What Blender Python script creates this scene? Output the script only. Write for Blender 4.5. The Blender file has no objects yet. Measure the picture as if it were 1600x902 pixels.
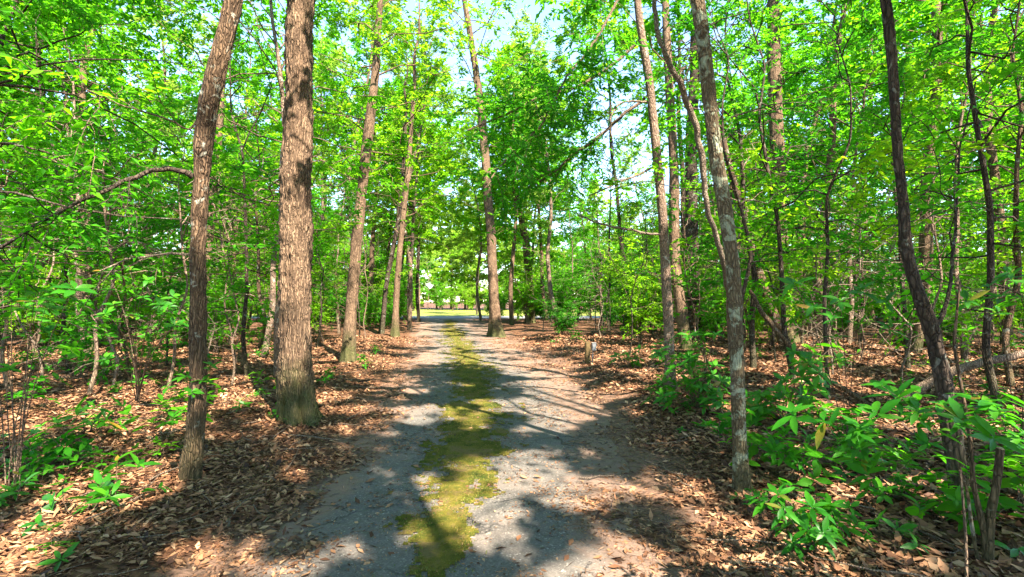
import bpy, math, random
import numpy as np
from mathutils import Vector

# ------------------------------------------------------------------ basics
scene = bpy.context.scene
COL = scene.collection
R = math.radians
CAM_H, F_PX, CX, CY, HORIZON = 1.6, 760.0, 800.0, 451.0, 470.0
PITCH = math.atan((HORIZON - CY) / F_PX)


def ray(px, py):
    a, b = (px - CX) / F_PX, (CY - py) / F_PX
    c, s = math.cos(PITCH), math.sin(PITCH)
    return np.array([a, c - b * s, s + b * c])


def at_depth(px, py, d):
    r = ray(px, py)
    t = d / r[1]
    return np.array([0, 0, CAM_H]) + r * t


def on_ground(px, py):
    r = ray(px, py)
    t = -CAM_H / r[2]
    p = np.array([0, 0, CAM_H]) + r * t
    return p


def project(p):
    c, s = math.cos(PITCH), math.sin(PITCH)
    x, y, z = p[0], p[1], p[2] - CAM_H
    d = y * c + z * s
    u = -y * s + z * c
    return (CX + F_PX * x / d, CY - F_PX * u / d, d)


# vectorised value noise ------------------------------------------------
def _hash(ix, iy, iz):
    h = (ix * 374761393 + iy * 668265263 + iz * 2147483647 + 1013904223) & 0xFFFFFFFF
    h = ((h ^ (h >> 13)) * 1274126177) & 0xFFFFFFFF
    h = ((h ^ (h >> 16)) * 2246822519) & 0xFFFFFFFF
    return ((h ^ (h >> 15)) & 0xFFFFFF) / float(0xFFFFFF)


def vnoise(x, y, z=0.0):
    x, y, z = np.broadcast_arrays(np.asarray(x, float), np.asarray(y, float), np.asarray(z, float))
    xi, yi, zi = np.floor(x).astype(np.int64), np.floor(y).astype(np.int64), np.floor(z).astype(np.int64)
    fx, fy, fz = x - xi, y - yi, z - zi
    fx, fy, fz = fx * fx * (3 - 2 * fx), fy * fy * (3 - 2 * fy), fz * fz * (3 - 2 * fz)
    r = 0
    for dx in (0, 1):
        for dy in (0, 1):
            for dz in (0, 1):
                w = (fx if dx else 1 - fx) * (fy if dy else 1 - fy) * (fz if dz else 1 - fz)
                r = r + w * _hash(xi + dx, yi + dy, zi + dz)
    return r * 2 - 1


def fbm(x, y, z=0.0, o=3):
    r, a, f = 0, 1.0, 1.0
    for i in range(o):
        r = r + a * vnoise(x * f + 17 * i, y * f + 5 * i, np.asarray(z) * f)
        a *= .5
        f *= 2.03
    return r


def sstep(a, b, x):
    t = np.clip((x - a) / (b - a), 0, 1)
    return t * t * (3 - 2 * t)


# mesh accumulator --------------------------------------------------------
class Acc:
    def __init__(self):
        self.v, self.f, self.m, self.n = [], [], [], 0

    def add(self, v, f, mat=0):
        v = np.asarray(v, np.float32).reshape(-1, 3)
        f = np.asarray(f, np.int64)
        self.v.append(v)
        self.f.append(f + self.n)
        self.m.append(mat)
        self.n += len(v)

    def mesh(self, name, mats, smooth=True):
        me = bpy.data.meshes.new(name)
        V = np.concatenate(self.v)
        me.vertices.add(len(V))
        me.vertices.foreach_set('co', V.ravel())
        loops = np.concatenate([f.ravel() for f in self.f])
        tot = np.concatenate([np.full(len(f), f.shape[1]) for f in self.f])
        mi = np.concatenate([np.full(len(f), m) for f, m in zip(self.f, self.m)])
        start = np.concatenate([[0], np.cumsum(tot)[:-1]])
        me.loops.add(len(loops))
        me.loops.foreach_set('vertex_index', loops.astype(np.int32))
        me.polygons.add(len(tot))
        me.polygons.foreach_set('loop_start', start.astype(np.int32))
        try:
            me.polygons.foreach_set('loop_total', tot.astype(np.int32))
        except Exception:
            pass
        me.polygons.foreach_set('material_index', mi.astype(np.int32))
        me.polygons.foreach_set('use_smooth', np.full(len(tot), smooth, dtype=bool))
        for m in (mats if isinstance(mats, (list, tuple)) else [mats]):
            me.materials.append(m)
        me.update(calc_edges=True)
        me.validate()
        return me

    def obj(self, name, mats, parent=None, smooth=True, loc=None):
        o = bpy.data.objects.new(name, self.mesh(name, mats, smooth))
        COL.objects.link(o)
        if parent:
            o.parent = parent
        if loc is not None:
            o.location = loc
        return o


def tag(o, label=None, cat=None, group=None, kind=None):
    for k, v in (('label', label), ('category', cat), ('group', group), ('kind', kind)):
        if v:
            o[k] = v
    return o


def empty(name, loc, rz=0.0, sc=1.0):
    o = bpy.data.objects.new(name, None)
    COL.objects.link(o)
    o.location = loc
    o.rotation_euler = (0, 0, rz)
    o.scale = (sc, sc, sc)
    o.empty_display_size = .2
    return o


def copy_tree(o, parent=None):
    c = o.copy()
    COL.objects.link(c)
    if parent:
        c.parent = parent
    for ch in list(o.children):
        copy_tree(ch, c)
    return c


def norm(a):
    return a / np.maximum(np.linalg.norm(a, axis=-1, keepdims=True), 1e-9)


def resample(P, rad, step):
    P = np.asarray(P, float)
    rad = np.asarray(rad, float)
    seg = np.linalg.norm(np.diff(P, axis=0), axis=1)
    s = np.concatenate([[0], np.cumsum(seg)])
    n = max(3, int(s[-1] / step) + 1)
    q = np.linspace(0, s[-1], n)
    # catmull-rom like smoothing: interpolate linearly then blur a little
    out = np.stack([np.interp(q, s, P[:, k]) for k in range(3)], 1)
    r = np.interp(q, s, rad)
    w = max(1, int((s[-1] / max(len(P) - 1, 1)) / step * .45))
    if w > 1:
        ker = np.hanning(2 * w + 1)
        ker /= ker.sum()
        pad = np.concatenate([2 * out[0] - out[w:0:-1], out, 2 * out[-1] - out[-2:-w - 2:-1]])
        if len(pad) == n + 2 * w:
            out = np.stack([np.convolve(pad[:, k], ker, 'valid') for k in range(3)], 1)
    return out, r, q


def tube(acc, P, rad, n=5, mat=0, disp=None, cap=True):
    P = np.asarray(P, float)
    rad = np.asarray(rad, float)
    k = len(P)
    T = np.gradient(P, axis=0)
    T = norm(T)
    ref = np.array([1.0, 0, 0]) if abs(T[0][0]) < .8 else np.array([0, 1.0, 0])
    U = np.zeros_like(P)
    u = ref - T[0] * ref.dot(T[0])
    u /= np.linalg.norm(u)
    for i in range(k):
        u = u - T[i] * u.dot(T[i])
        u /= max(np.linalg.norm(u), 1e-9)
        U[i] = u
    W = np.cross(T, U)
    a = np.linspace(0, 2 * math.pi, n, endpoint=False)
    ca, sa = np.cos(a), np.sin(a)
    rr = rad[:, None] * np.ones((1, n))
    if disp is not None:
        rr = rr * disp(a)
    V = P[:, None, :] + rr[..., None] * (U[:, None, :] * ca[None, :, None] + W[:, None, :] * sa[None, :, None])
    V = V.reshape(-1, 3)
    i = np.arange(k - 1)[:, None] * n
    j = np.arange(n)[None, :]
    j2 = (j + 1) % n
    fq = np.stack([i + j, i + j2, i + n + j2, i + n + j], -1).reshape(-1, 4)
    base = acc.n
    acc.add(V, fq, mat)
    if cap:
        acc.add(np.concatenate([V[-n:], P[-1:] + T[-1:] * rad[-1] * .4]),
                np.stack([np.arange(n), (np.arange(n) + 1) % n, np.full(n, n)], 1), mat)


def leaf_rows(acc, P, A, N, L, W, t, w, droop, fold, mat=0):
    """leaves as strips of 3-vertex rows. P,A,N: (M,3)."""
    M = len(P)
    A = norm(A)
    S = norm(np.cross(A, N))
    N = np.cross(S, A)
    t = np.asarray(t)
    w = np.asarray(w)
    K = len(t)
    L = np.broadcast_to(np.asarray(L, float), (M,))
    W = np.broadcast_to(np.asarray(W, float), (M,))
    droop = np.broadcast_to(np.asarray(droop, float), (M,))
    C = P[:, None, :] + A[:, None, :] * (L[:, None] * t[None])[..., None] - N[:, None, :] * (L[:, None] * droop[:, None] * (t ** 2)[None])[..., None]
    hw = (W[:, None] * w[None] * .5)[..., None]
    up = N[:, None, :] * hw * fold
    l = C - S[:, None, :] * hw + up
    r = C + S[:, None, :] * hw + up
    V = np.stack([l, C, r], 2).reshape(-1, 3)
    b = np.arange(M)[:, None, None] * (3 * K) + np.arange(K - 1)[None, :, None] * 3
    f = np.concatenate([b + np.array([0, 1, 4, 3]), b + np.array([1, 2, 5, 4])], 1).reshape(-1, 4)
    acc.add(V, f, mat)


def leaf_rhomb(acc, P, A, N, L, W, mat=0, fold=.25, droop=.12):
    M = len(P)
    A = norm(A)
    S = norm(np.cross(A, N))
    N = np.cross(S, A)
    L = np.broadcast_to(np.asarray(L, float), (M,))[:, None]
    W = np.broadcast_to(np.asarray(W, float), (M,))[:, None]
    v0 = P
    m = P + A * L * .46
    v1 = m + S * W * .5 + N * W * fold
    v2 = P + A * L - N * L * droop
    v3 = m - S * W * .5 + N * W * fold
    V = np.stack([v0, v1, v2, v3], 1).reshape(-1, 3)
    b = np.arange(M)[:, None] * 4
    acc.add(V, np.concatenate([b + np.array([0, 1, 2]), b + np.array([0, 2, 3])], 0), mat)


# ------------------------------------------------------------------ materials
def new_mat(name):
    m = bpy.data.materials.new(name)
    m.use_nodes = True
    nt = m.node_tree
    nt.nodes.clear()
    return m, nt


class NT:
    def __init__(self, nt):
        self.nt = nt

    def n(self, typ, **kw):
        nd = self.nt.nodes.new(typ)
        for k, v in kw.items():
            if k.startswith('i_'):
                key = k[2:]
                nd.inputs[int(key) if key.isdigit() else key].default_value = v
            else:
                setattr(nd, k, v)
        return nd

    def l(self, a, b):
        self.nt.links.new(a, b)

    def ramp(self, src, stops):
        r = self.n('ShaderNodeValToRGB')
        el = r.color_ramp.elements
        while len(el) < len(stops):
            el.new(.5)
        for e, (p, c) in zip(el, stops):
            e.position = p
            e.color = (*c, 1) if len(c) == 3 else c
        self.l(src, r.inputs[0])
        return r.outputs[0]

    def mix(self, fac, a, b, mode='MIX'):
        m = self.n('ShaderNodeMix', data_type='RGBA', blend_type=mode)
        for sock, v in ((m.inputs['Factor'], fac), (m.inputs['A'], a), (m.inputs['B'], b)):
            if isinstance(v, (int, float)):
                sock.default_value = v
            elif isinstance(v, tuple):
                sock.default_value = (*v, 1)
            else:
                pass
        # RGBA sockets share names; pick by index
        ins = [s for s in m.inputs]
        fs = ins[0]
        ca, cb = ins[6], ins[7]
        for sock, v in ((fs, fac), (ca, a), (cb, b)):
            if isinstance(v, (int, float)):
                sock.default_value = v
            elif isinstance(v, tuple):
                sock.default_value = (*v, 1)
            else:
                self.l(v, sock)
        return m.outputs[2]

    def math(self, op, a, b=None, clamp=False):
        m = self.n('ShaderNodeMath', operation=op, use_clamp=clamp)
        for s, v in zip(m.inputs, (a, b)):
            if v is None:
                continue
            if isinstance(v, (int, float)):
                s.default_value = v
            else:
                self.l(v, s)
        return m.outputs[0]

    def noise(self, vec, scale, detail=4, rough=.6, dist=0.0):
        n = self.n('ShaderNodeTexNoise')
        n.inputs['Scale'].default_value = scale
        n.inputs['Detail'].default_value = detail
        n.inputs['Roughness'].default_value = rough
        n.inputs['Distortion'].default_value = dist
        if vec is not None:
            self.l(vec, n.inputs['Vector'])
        return n.outputs['Fac']

    def mapped(self, src, scale):
        mp = self.n('ShaderNodeMapping')
        mp.inputs['Scale'].default_value = scale
        self.l(src, mp.inputs['Vector'])
        return mp.outputs[0]

    def principled(self, col, rough=.8, spec=.3, bump=None, bump_d=.02, bump_s=.6):
        p = self.n('ShaderNodeBsdfPrincipled')
        if isinstance(col, tuple):
            p.inputs['Base Color'].default_value = (*col, 1)
        else:
            self.l(col, p.inputs['Base Color'])
        if isinstance(rough, (int, float)):
            p.inputs['Roughness'].default_value = rough
        else:
            self.l(rough, p.inputs['Roughness'])
        p.inputs['Specular IOR Level'].default_value = spec
        if bump is not None:
            b = self.n('ShaderNodeBump')
            b.inputs['Strength'].default_value = bump_s
            b.inputs['Distance'].default_value = bump_d
            self.l(bump, b.inputs['Height'])
            self.l(b.outputs[0], p.inputs['Normal'])
        return p.outputs[0]

    def out(self, sh):
        o = self.n('ShaderNodeOutputMaterial')
        self.l(sh, o.inputs['Surface'])


def leaf_mat(name, deep, mid, palest, trans, tmix=.42, rough=.55, spec=.18, aged=False):
    m, nt = new_mat(name)
    t = NT(nt)
    g = t.n('ShaderNodeNewGeometry')
    oi = t.n('ShaderNodeObjectInfo')
    stops = [(0, deep), (.5, mid), (1, palest)]  # tone differs at random from leaf to leaf
    if aged:
        stops = [(0, deep), (.5, mid), (.93, palest), (.955, (.16, .17, .02)), (1, (.24, .12, .02))]
    c = t.ramp(g.outputs['Random Per Island'], stops)
    if aged:
        tco = t.n('ShaderNodeTexCoord')
        nz = t.noise(tco.outputs['Object'], 38, 4, .7)
        c = t.mix(t.ramp(nz, [(.35, (.35, .35, .35)), (.6, (0, 0, 0))]), c, tuple(x * .45 for x in mid))
        sp_ = t.noise(tco.outputs['Object'], 85, 2, .5)
        c = t.mix(t.ramp(sp_, [(.70, (0, 0, 0)), (.74, (.8, .8, .8))]), c, (.10, .065, .02))
    var = t.ramp(oi.outputs['Random'], [(0, (.72, .92, .8)), (.35, (1, 1, 1)), (.7, (1.0, 1.0, 1.0)), (1, (1.25, 1.12, .8))])
    c2 = t.mix(1.0, c, var, 'MULTIPLY')
    p = t.principled(c2, rough, spec)
    tr = t.n('ShaderNodeBsdfTranslucent')
    tc = t.mix(1.0, t.ramp(g.outputs['Random Per Island'], [(0, tuple(x * .75 for x in trans)), (1, trans)]), var, 'MULTIPLY')
    t.l(tc, tr.inputs['Color'])
    mx = t.n('ShaderNodeMixShader')
    mx.inputs[0].default_value = tmix
    t.l(p, mx.inputs[1])
    t.l(tr.outputs[0], mx.inputs[2])
    t.out(mx.outputs[0])
    return m


def bark_mat(name, dark, light, lichen=None, lich_amt=.0, scale=26.0, zs=.2, moss=0.0):
    m, nt = new_mat(name)
    t = NT(nt)
    tc = t.n('ShaderNodeTexCoord')
    oi = t.n('ShaderNodeObjectInfo')
    co = tc.outputs['Object']
    st = t.mapped(co, (1, 1, zs))
    wob = t.noise(co, 6, 2)
    add = t.n('ShaderNodeVectorMath', operation='MULTIPLY_ADD')
    t.l(wob, add.inputs[0])
    add.inputs[1].default_value = (.06, .06, .06)
    t.l(st, add.inputs[2])
    vo = t.n('ShaderNodeTexVoronoi', feature='DISTANCE_TO_EDGE')
    vo.inputs['Scale'].default_value = scale
    t.l(add.outputs[0], vo.inputs['Vector'])
    edge = t.ramp(vo.outputs['Distance'], [(0.0, (.15, .15, .15)), (.30, (1, 1, 1))])
    fib = t.noise(t.mapped(co, (1, 1, .10)), 85, 6, .75)
    big = t.noise(co, 2.3, 3)
    f = t.math('MULTIPLY', edge, t.math('ADD', t.math('MULTIPLY', fib, 1.5), -.05), True)
    f = t.math('ADD', f, t.math('MULTIPLY', t.math('SUBTRACT', big, .5), .9), True)
    c = t.mix(f, dark, light)
    if lichen and lich_amt > 0:
        ln = t.noise(co, 7, 4, .65, .6)
        lm = t.ramp(ln, [(.62 - .22 * lich_amt, (0, 0, 0)), (.68 - .22 * lich_amt, (1, 1, 1))])
        lm2 = t.math('MULTIPLY', lm, t.math('ADD', t.math('MULTIPLY', fib, .8), .25), True)
        c = t.mix(lm2, c, lichen)
    if moss > 0:
        sep = t.n('ShaderNodeSeparateXYZ')
        t.l(co, sep.inputs[0])
        low = t.ramp(t.math('ADD', t.math('MULTIPLY', sep.outputs['Z'], .55), t.math('MULTIPLY', t.noise(co, 4, 3), .7)),
                     [(.42, (1, 1, 1)), (.85, (0, 0, 0))])
        c = t.mix(t.math('MULTIPLY', low, moss), c, (.05, .062, .018))
    h = t.math('ADD', t.math('MULTIPLY', edge, .7), t.math('MULTIPLY', fib, .5))
    t.out(t.principled(c, .9, .15, h, .03, .9))
    return m


M = {}
M['leaf_a'] = leaf_mat('leaf_bright_green', (.012, .075, .003), (.040, .165, .004), (.080, .28, .008), (.20, .64, .010), .54, .6, .1)
M['leaf_b'] = leaf_mat('leaf_yellow_green', (.03, .12, .004), (.085, .22, .005), (.145, .33, .010), (.36, .70, .012), .56, .6, .1)
M['leaf_c'] = leaf_mat('leaf_deep_green', (.010, .075, .005), (.022, .135, .006), (.05, .20, .008), (.11, .50, .012), .48, .6, .12)
M['leaf_d'] = leaf_mat('leaf_glossy_green', (.010, .085, .004), (.024, .145, .005), (.06, .21, .008), (.09, .40, .008), .42, .42, .3, True)
M['leaf_e'] = leaf_mat('leaf_pale_green', (.07, .17, .015), (.15, .29, .03), (.26, .38, .06), (.40, .62, .06), .52, .6, .1)  # brightness of the sunlit far end put into a paler leaf colour
M['leaf_dry'] = leaf_mat('leaf_dry_brown', (.16, .06, .015), (.3, .12, .03), (.42, .2, .05), (.4, .18, .03), .3)
M['bark_shaggy'] = bark_mat('bark_shaggy_brown', (.045, .028, .018), (.26, .172, .108), None, 0, 42, .07, .8)
M['bark_red'] = bark_mat('bark_red_brown', (.026, .016, .010), (.195, .124, .074), (.34, .34, .28), .16, 50, .14, .3)
M['bark_lichen'] = bark_mat('bark_grey_lichen', (.05, .036, .022), (.20, .148, .088), (.34, .38, .27), .44, 46, .25, .35)
M['bark_dark'] = bark_mat('bark_dark', (.018, .013, .010), (.10, .072, .053), (.22, .22, .18), .12, 36, .22, .3)
M['bark_pale'] = bark_mat('bark_pale', (.075, .05, .036), (.30, .21, .15), (.36, .36, .30), .08, 40, .25, .2)
M['twig'] = bark_mat('twig_brown', (.07, .05, .035), (.26, .18, .12), None, 0, 60, .3)
M['twig_pale'] = bark_mat('twig_pale', (.10, .072, .05), (.30, .235, .175), None, 0, 60, .3)


def forest_floor_mat():
    m, nt = new_mat('forest_floor_litter')
    t = NT(nt)
    tc = t.n('ShaderNodeTexCoord')
    co = tc.outputs['Object']
    ns = t.n('ShaderNodeTexNoise')
    ns.inputs['Scale'].default_value = 5
    ns.inputs['Detail'].default_value = 3
    t.l(co, ns.inputs['Vector'])
    wa = t.n('ShaderNodeVectorMath', operation='MULTIPLY_ADD')
    t.l(ns.outputs['Color'], wa.inputs[0])
    wa.inputs[1].default_value = (.25, .25, .25)
    t.l(co, wa.inputs[2])
    v = t.n('ShaderNodeTexVoronoi')
    v.inputs['Scale'].default_value = 15
    t.l(wa.outputs[0], v.inputs['Vector'])
    sep = t.n('ShaderNodeSeparateColor')
    t.l(v.outputs['Color'], sep.inputs[0])
    c = t.ramp(sep.outputs[0], [(0, (.035, .018, .011)), (.3, (.088, .040, .020)), (.65, (.15, .072, .036)), (1, (.22, .12, .068))])
    dk = t.ramp(v.outputs['Distance'], [(.25, (1, 1, 1)), (.7, (.45, .45, .45))])
    c = t.mix(1, c, dk, 'MULTIPLY')
    big = t.noise(co, .9, 4)
    soil = t.mix(t.noise(co, 60, 3), (.06, .036, .024), (.135, .085, .058))
    at = t.n('ShaderNodeAttribute', attribute_name='dirt')
    dm = t.math('ADD', at.outputs['Fac'], t.math('MULTIPLY', t.math('SUBTRACT', t.noise(co, 3.2, 5, .7), .5), 1.1), True)
    dm = t.ramp(dm, [(.35, (0, 0, 0)), (.65, (1, 1, 1))])
    sand = t.mix(t.noise(co, 45, 4, .7), (.08, .045, .029), (.17, .108, .076))
    c = t.mix(t.ramp(big, [(.45, (0, 0, 0)), (.7, (.5, .5, .5))]), c, soil)
    c = t.mix(dm, c, sand)
    h = t.math('ADD', t.math('MULTIPLY', v.outputs['Distance'], -1.0), t.math('MULTIPLY', t.noise(co, 40, 3), .4))
    t.out(t.principled(c, .95, .1, h, .03, .8))
    return m


def road_mat():
    m, nt = new_mat('weathered_asphalt')
    t = NT(nt)
    tc = t.n('ShaderNodeTexCoord')
    co = tc.outputs['Object']
    fine = t.noise(co, 120, 3, .7)
    v = t.n('ShaderNodeTexVoronoi')
    v.inputs['Scale'].default_value = 95
    t.l(co, v.inputs['Vector'])
    sp = t.n('ShaderNodeSeparateColor')
    t.l(v.outputs['Color'], sp.inputs[0])
    stone = t.ramp(sp.outputs[0], [(0, (.064, .061, .055)), (.55, (.092, .086, .077)), (.95, (.125, .115, .102)), (1, (.24, .22, .20))])
    patch = t.noise(co, 1.1, 5, .6)
    c = t.mix(t.ramp(patch, [(.36, (0, 0, 0)), (.7, (.6, .6, .6))]), stone, (.125, .096, .077))
    sand = t.mix(fine, (.095, .058, .040), (.20, .138, .105))
    at = t.n('ShaderNodeAttribute', attribute_name='edge')
    e = t.math('ADD', at.outputs['Fac'], t.math('MULTIPLY', t.math('SUBTRACT', t.noise(co, 2.6, 6, .7), .5), 1.3), True)
    e = t.ramp(e, [(.4, (0, 0, 0)), (.72, (1, 1, 1))])
    # cracks and broken surface on the left track
    cr = t.n('ShaderNodeTexVoronoi', feature='DISTANCE_TO_EDGE')
    cr.inputs['Scale'].default_value = 1.15
    wa = t.n('ShaderNodeVectorMath', operation='MULTIPLY_ADD')
    ns = t.n('ShaderNodeTexNoise')
    ns.inputs['Scale'].default_value = 5
    ns.inputs['Detail'].default_value = 5
    t.l(co, ns.inputs['Vector'])
    t.l(ns.outputs['Color'], wa.inputs[0])
    wa.inputs[1].default_value = (.42, .42, .42)
    t.l(co, wa.inputs[2])
    t.l(wa.outputs[0], cr.inputs['Vector'])
    crm = t.ramp(cr.outputs['Distance'], [(0, (1, 1, 1)), (.022, (0, 0, 0))])
    crm = t.math('MULTIPLY', crm, t.ramp(t.noise(co, 1.0, 3), [(.45, (0, 0, 0)), (.58, (1, 1, 1))]))
    br = t.ramp(t.noise(co, 7.5, 4, .6, .4), [(.63, (0, 0, 0)), (.665, (1, 1, 1))])
    bat = t.n('ShaderNodeAttribute', attribute_name='broken')
    br = t.math('MULTIPLY', br, bat.outputs['Fac'])
    c = t.mix(e, c, sand)  # sandy edges, plus the painted sunlit tint of the far stretch
    c = t.mix(t.math('MULTIPLY', crm, .85), c, (.035, .033, .03))
    c = t.mix(t.math('MULTIPLY', br, .85), c, (.055, .055, .055))
    h = t.math('SUBTRACT', t.math('MULTIPLY', sp.outputs[0], .5), t.math('MULTIPLY', t.math('ADD', crm, br), 1.6))
    h = t.math('ADD', h, t.math('MULTIPLY', fine, .5))
    t.out(t.principled(c, .9, .2, h, .012, .8))
    return m


def simple_noise_mat(name, c1, c2, scale=20, rough=.9, spec=.15, bump=.01):
    m, nt = new_mat(name)
    t = NT(nt)
    tc = t.n('ShaderNodeTexCoord')
    n = t.noise(tc.outputs['Object'], scale, 5, .65)
    n2 = t.ramp(n, [(.3, (0, 0, 0)), (.7, (1, 1, 1))])
    t.out(t.principled(t.mix(n2, c1, c2), rough, spec, n, bump, .7))
    return m


def litter_mat(name, stops):
    m, nt = new_mat(name)
    t = NT(nt)
    g = t.n('ShaderNodeNewGeometry')
    c = t.ramp(g.outputs['Random Per Island'], stops)
    t.out(t.principled(c, .75, .25))
    return m


M['floor'] = forest_floor_mat()
M['road'] = road_mat()


def moss_mat():
    m, nt = new_mat('moss')
    t = NT(nt)
    tc = t.n('ShaderNodeTexCoord')
    co = tc.outputs['Object']
    c = t.ramp(t.noise(co, 2.6, 5, .7), [(.36, (.026, .052, .006)), (.45, (.080, .088, .009)), (.52, (.16, .130, .018)), (.60, (.19, .130, .055))])
    c = t.mix(t.math('MULTIPLY', t.noise(co, 28, 5, .75), .95), c, (.050, .046, .014))
    t.out(t.principled(c, .95, .05, t.noise(co, 55, 4, .7), .03, .9))
    return m


M['moss'] = moss_mat()
M['moss_blade'] = litter_mat('moss_blades', [(0, (.025, .055, .005)), (.35, (.065, .085, .007)), (.7, (.125, .12, .012)), (.88, (.16, .115, .035)), (1, (.17, .095, .045))])
M['litter'] = litter_mat('dead_leaves', [(0, (.024, .011, .006)), (.25, (.068, .029, .013)), (.55, (.165, .076, .035)), (.82, (.24, .125, .062)), (1, (.32, .195, .11))])
M['street'] = simple_noise_mat('street_concrete', (.13, .13, .135), (.18, .18, .18), 3)
M['lawn'] = simple_noise_mat('lawn_grass', (.12, .155, .025), (.19, .20, .045), 1.2)
M['post_wood'] = simple_noise_mat('weathered_post_wood', (.055, .040, .017), (.125, .088, .04), 14)
M['box_grey'] = simple_noise_mat('grey_box_paint', (.12, .13, .14), (.17, .18, .19), 8, .5, .4, .002)
M['cut_wood'] = simple_noise_mat('cut_wood', (.16, .11, .06), (.27, .2, .12), 30)

# ------------------------------------------------------------------ ground
LEFT = [(345, 902), (400, 866), (480, 776), (565, 700), (605, 641), (640, 575), (648, 541), (655, 515), (658, 499)]
RIGHT = [(1015, 902), (1000, 820), (968, 740), (948, 660), (915, 606), (855, 568), (812, 544), (768, 515), (737, 499)]
MOSSC = [(678, 902, 60), (695, 820, 62), (722, 740, 50), (748, 660, 44), (745, 620, 38), (735, 580, 30), (715, 540, 18), (705, 515, 11), (702, 500, 7)]
gl = np.array([on_ground(*p) for p in LEFT])
gr = np.array([on_ground(*p) for p in RIGHT])
gm = np.array([on_ground(p[0], p[1]) for p in MOSSC])
gmw = np.array([p[2] / F_PX * g[1] for p, g in zip(MOSSC, gm)])


def road_l(y):
    y = np.asarray(y, float)
    return np.where(y < gl[0, 1], gl[0, 0] + (gl[0, 1] - y) * .10, np.interp(y, gl[:, 1], gl[:, 0]))


def road_r(y):
    y = np.asarray(y, float)
    return np.where(y < gr[0, 1], gr[0, 0] + (gr[0, 1] - y) * .10, np.interp(y, gr[:, 1], gr[:, 0]))


def moss_c(y):
    y = np.asarray(y, float)
    return np.where(y < gm[0, 1], gm[0, 0] + (gm[0, 1] - y) * .12, np.interp(y, gm[:, 1], gm[:, 0]))


def moss_w(y):
    return np.interp(y, gm[:, 1], gmw) * (1.2 + .35 * sstep(5, 9, y))


END_Y = 44.0


def road_dist(x, y):
    """signed distance outside the road edge (negative on the road)"""
    return np.maximum(road_l(y) - x, x - road_r(y))


def ground_h(x, y):
    x, y = np.asarray(x, float), np.asarray(y, float)
    d = road_dist(x, y)
    far = sstep(END_Y + 1, END_Y - 4, y)
    bank = sstep(-.05, 1.3, d) * .10 + sstep(1.0, 6, d) * .06
    bump = fbm(x * .55, y * .55, 1.3, 3) * .07 + fbm(x * 2.3, y * 2.3, 4.1, 2) * .025
    h = -.03 + (bank + bump * sstep(.0, 1.2, d)) * far
    return h


def axis(lo, hi, c, fine, grow):
    out = [c]
    s = fine
    x = c
    while x < hi:
        x += s
        s *= grow
        out.append(x)
    s = fine
    x = c
    while x > lo:
        x -= s
        s *= grow
        out.insert(0, x)
    return np.array(out)


xs = axis(-420, 420, 0, .09, 1.032)
ys = axis(-40, 600, 5, .09, 1.030)
X, Y = np.meshgrid(xs, ys)
Z = ground_h(X, Y)
a = Acc()
nx, ny = len(xs), len(ys)
ii = (np.arange(ny - 1)[:, None] * nx + np.arange(nx - 1)[None, :]).ravel()
a.add(np.stack([X, Y, Z], -1).reshape(-1, 3), np.stack([ii, ii + 1, ii + nx + 1, ii + nx], 1))
floor = a.obj('forest_floor', M['floor'])
tag(floor, kind='structure')
at = floor.data.attributes.new('dirt', 'FLOAT', 'POINT')
dd = road_dist(X, Y)
dirt = 1.0 - sstep(.0, np.where(X > road_r(Y), 1.25, .75), dd)
at.data.foreach_set('value', dirt.astype(np.float32).ravel())

# driveway sheet
ysr = np.concatenate([np.arange(-14, 2, .3), np.arange(2, 12, .09), np.arange(12, 24, .25), np.arange(24, END_Y + .6, .6)])
ts = np.linspace(0, 1, 46)
L_, R_ = road_l(ysr), road_r(ysr)
wob_l = fbm(ysr * 1.3, 3.0, 0, 3) * .10
wob_r = fbm(ysr * 1.3, 9.0, 0, 3) * .12
XX = (L_ - .12 + wob_l)[:, None] * (1 - ts) + (R_ + .12 + wob_r)[:, None] * ts
YY = ysr[:, None] * np.ones_like(ts)
ZZ = -.006 + .012 * fbm(XX * .8, YY * .8, 2, 2)
edge_in = np.minimum(ts, 1 - ts)[None, :] * np.ones_like(XX)
ZZ = ZZ - .026 * sstep(.06, 0, edge_in)
a = Acc()
nx, ny = len(ts), len(ysr)
ii = (np.arange(ny - 1)[:, None] * nx + np.arange(nx - 1)[None, :]).ravel()
a.add(np.stack([XX, YY, ZZ], -1).reshape(-1, 3), np.stack([ii, ii + 1, ii + nx + 1, ii + nx], 1))
road = a.obj('driveway', M['road'])
tag(road, kind='structure')
at = road.data.attributes.new('edge', 'FLOAT', 'POINT')
rs = sstep(.62, .95, ts)[None, :] * np.ones_like(XX)
ls = sstep(.26, 0.0, ts)[None, :] * np.ones_like(XX)
far_sunlit = .42 * sstep(6, 14, YY)  # warm sunlit look of the farther road, painted as extra sandy tint
at.data.foreach_set('value', np.clip(np.maximum(rs * .95, ls) + far_sunlit, 0, 1).astype(np.float32).ravel())
at = road.data.attributes.new('broken', 'FLOAT', 'POINT')
br = np.exp(-((YY - 4.6) / 1.5) ** 2) * np.exp(-((ts[None, :] - .22) / .17) ** 2)
at.data.foreach_set('value', np.clip(br * 1.3, 0, 1).astype(np.float32).ravel())


def road_z(x, y):
    return -.006 + .012 * fbm(np.asarray(x) * .8, np.asarray(y) * .8, 2, 2)


# moss strip: fine cells kept where the growth noise is high
a = Acc()
rng = np.random.default_rng(5)


def moss_field(x, y):
    w = moss_w(y)
    u = np.abs(x - moss_c(y)) / w
    return (1.0 - u * .85) + fbm(x * 1.3, y * .55, 7.0, 2) * .30 + fbm(x * 6.0, y * 4.2, 3.0, 4) * .50 + fbm(x * 26, y * 20, 5.0, 2) * .30


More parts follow.
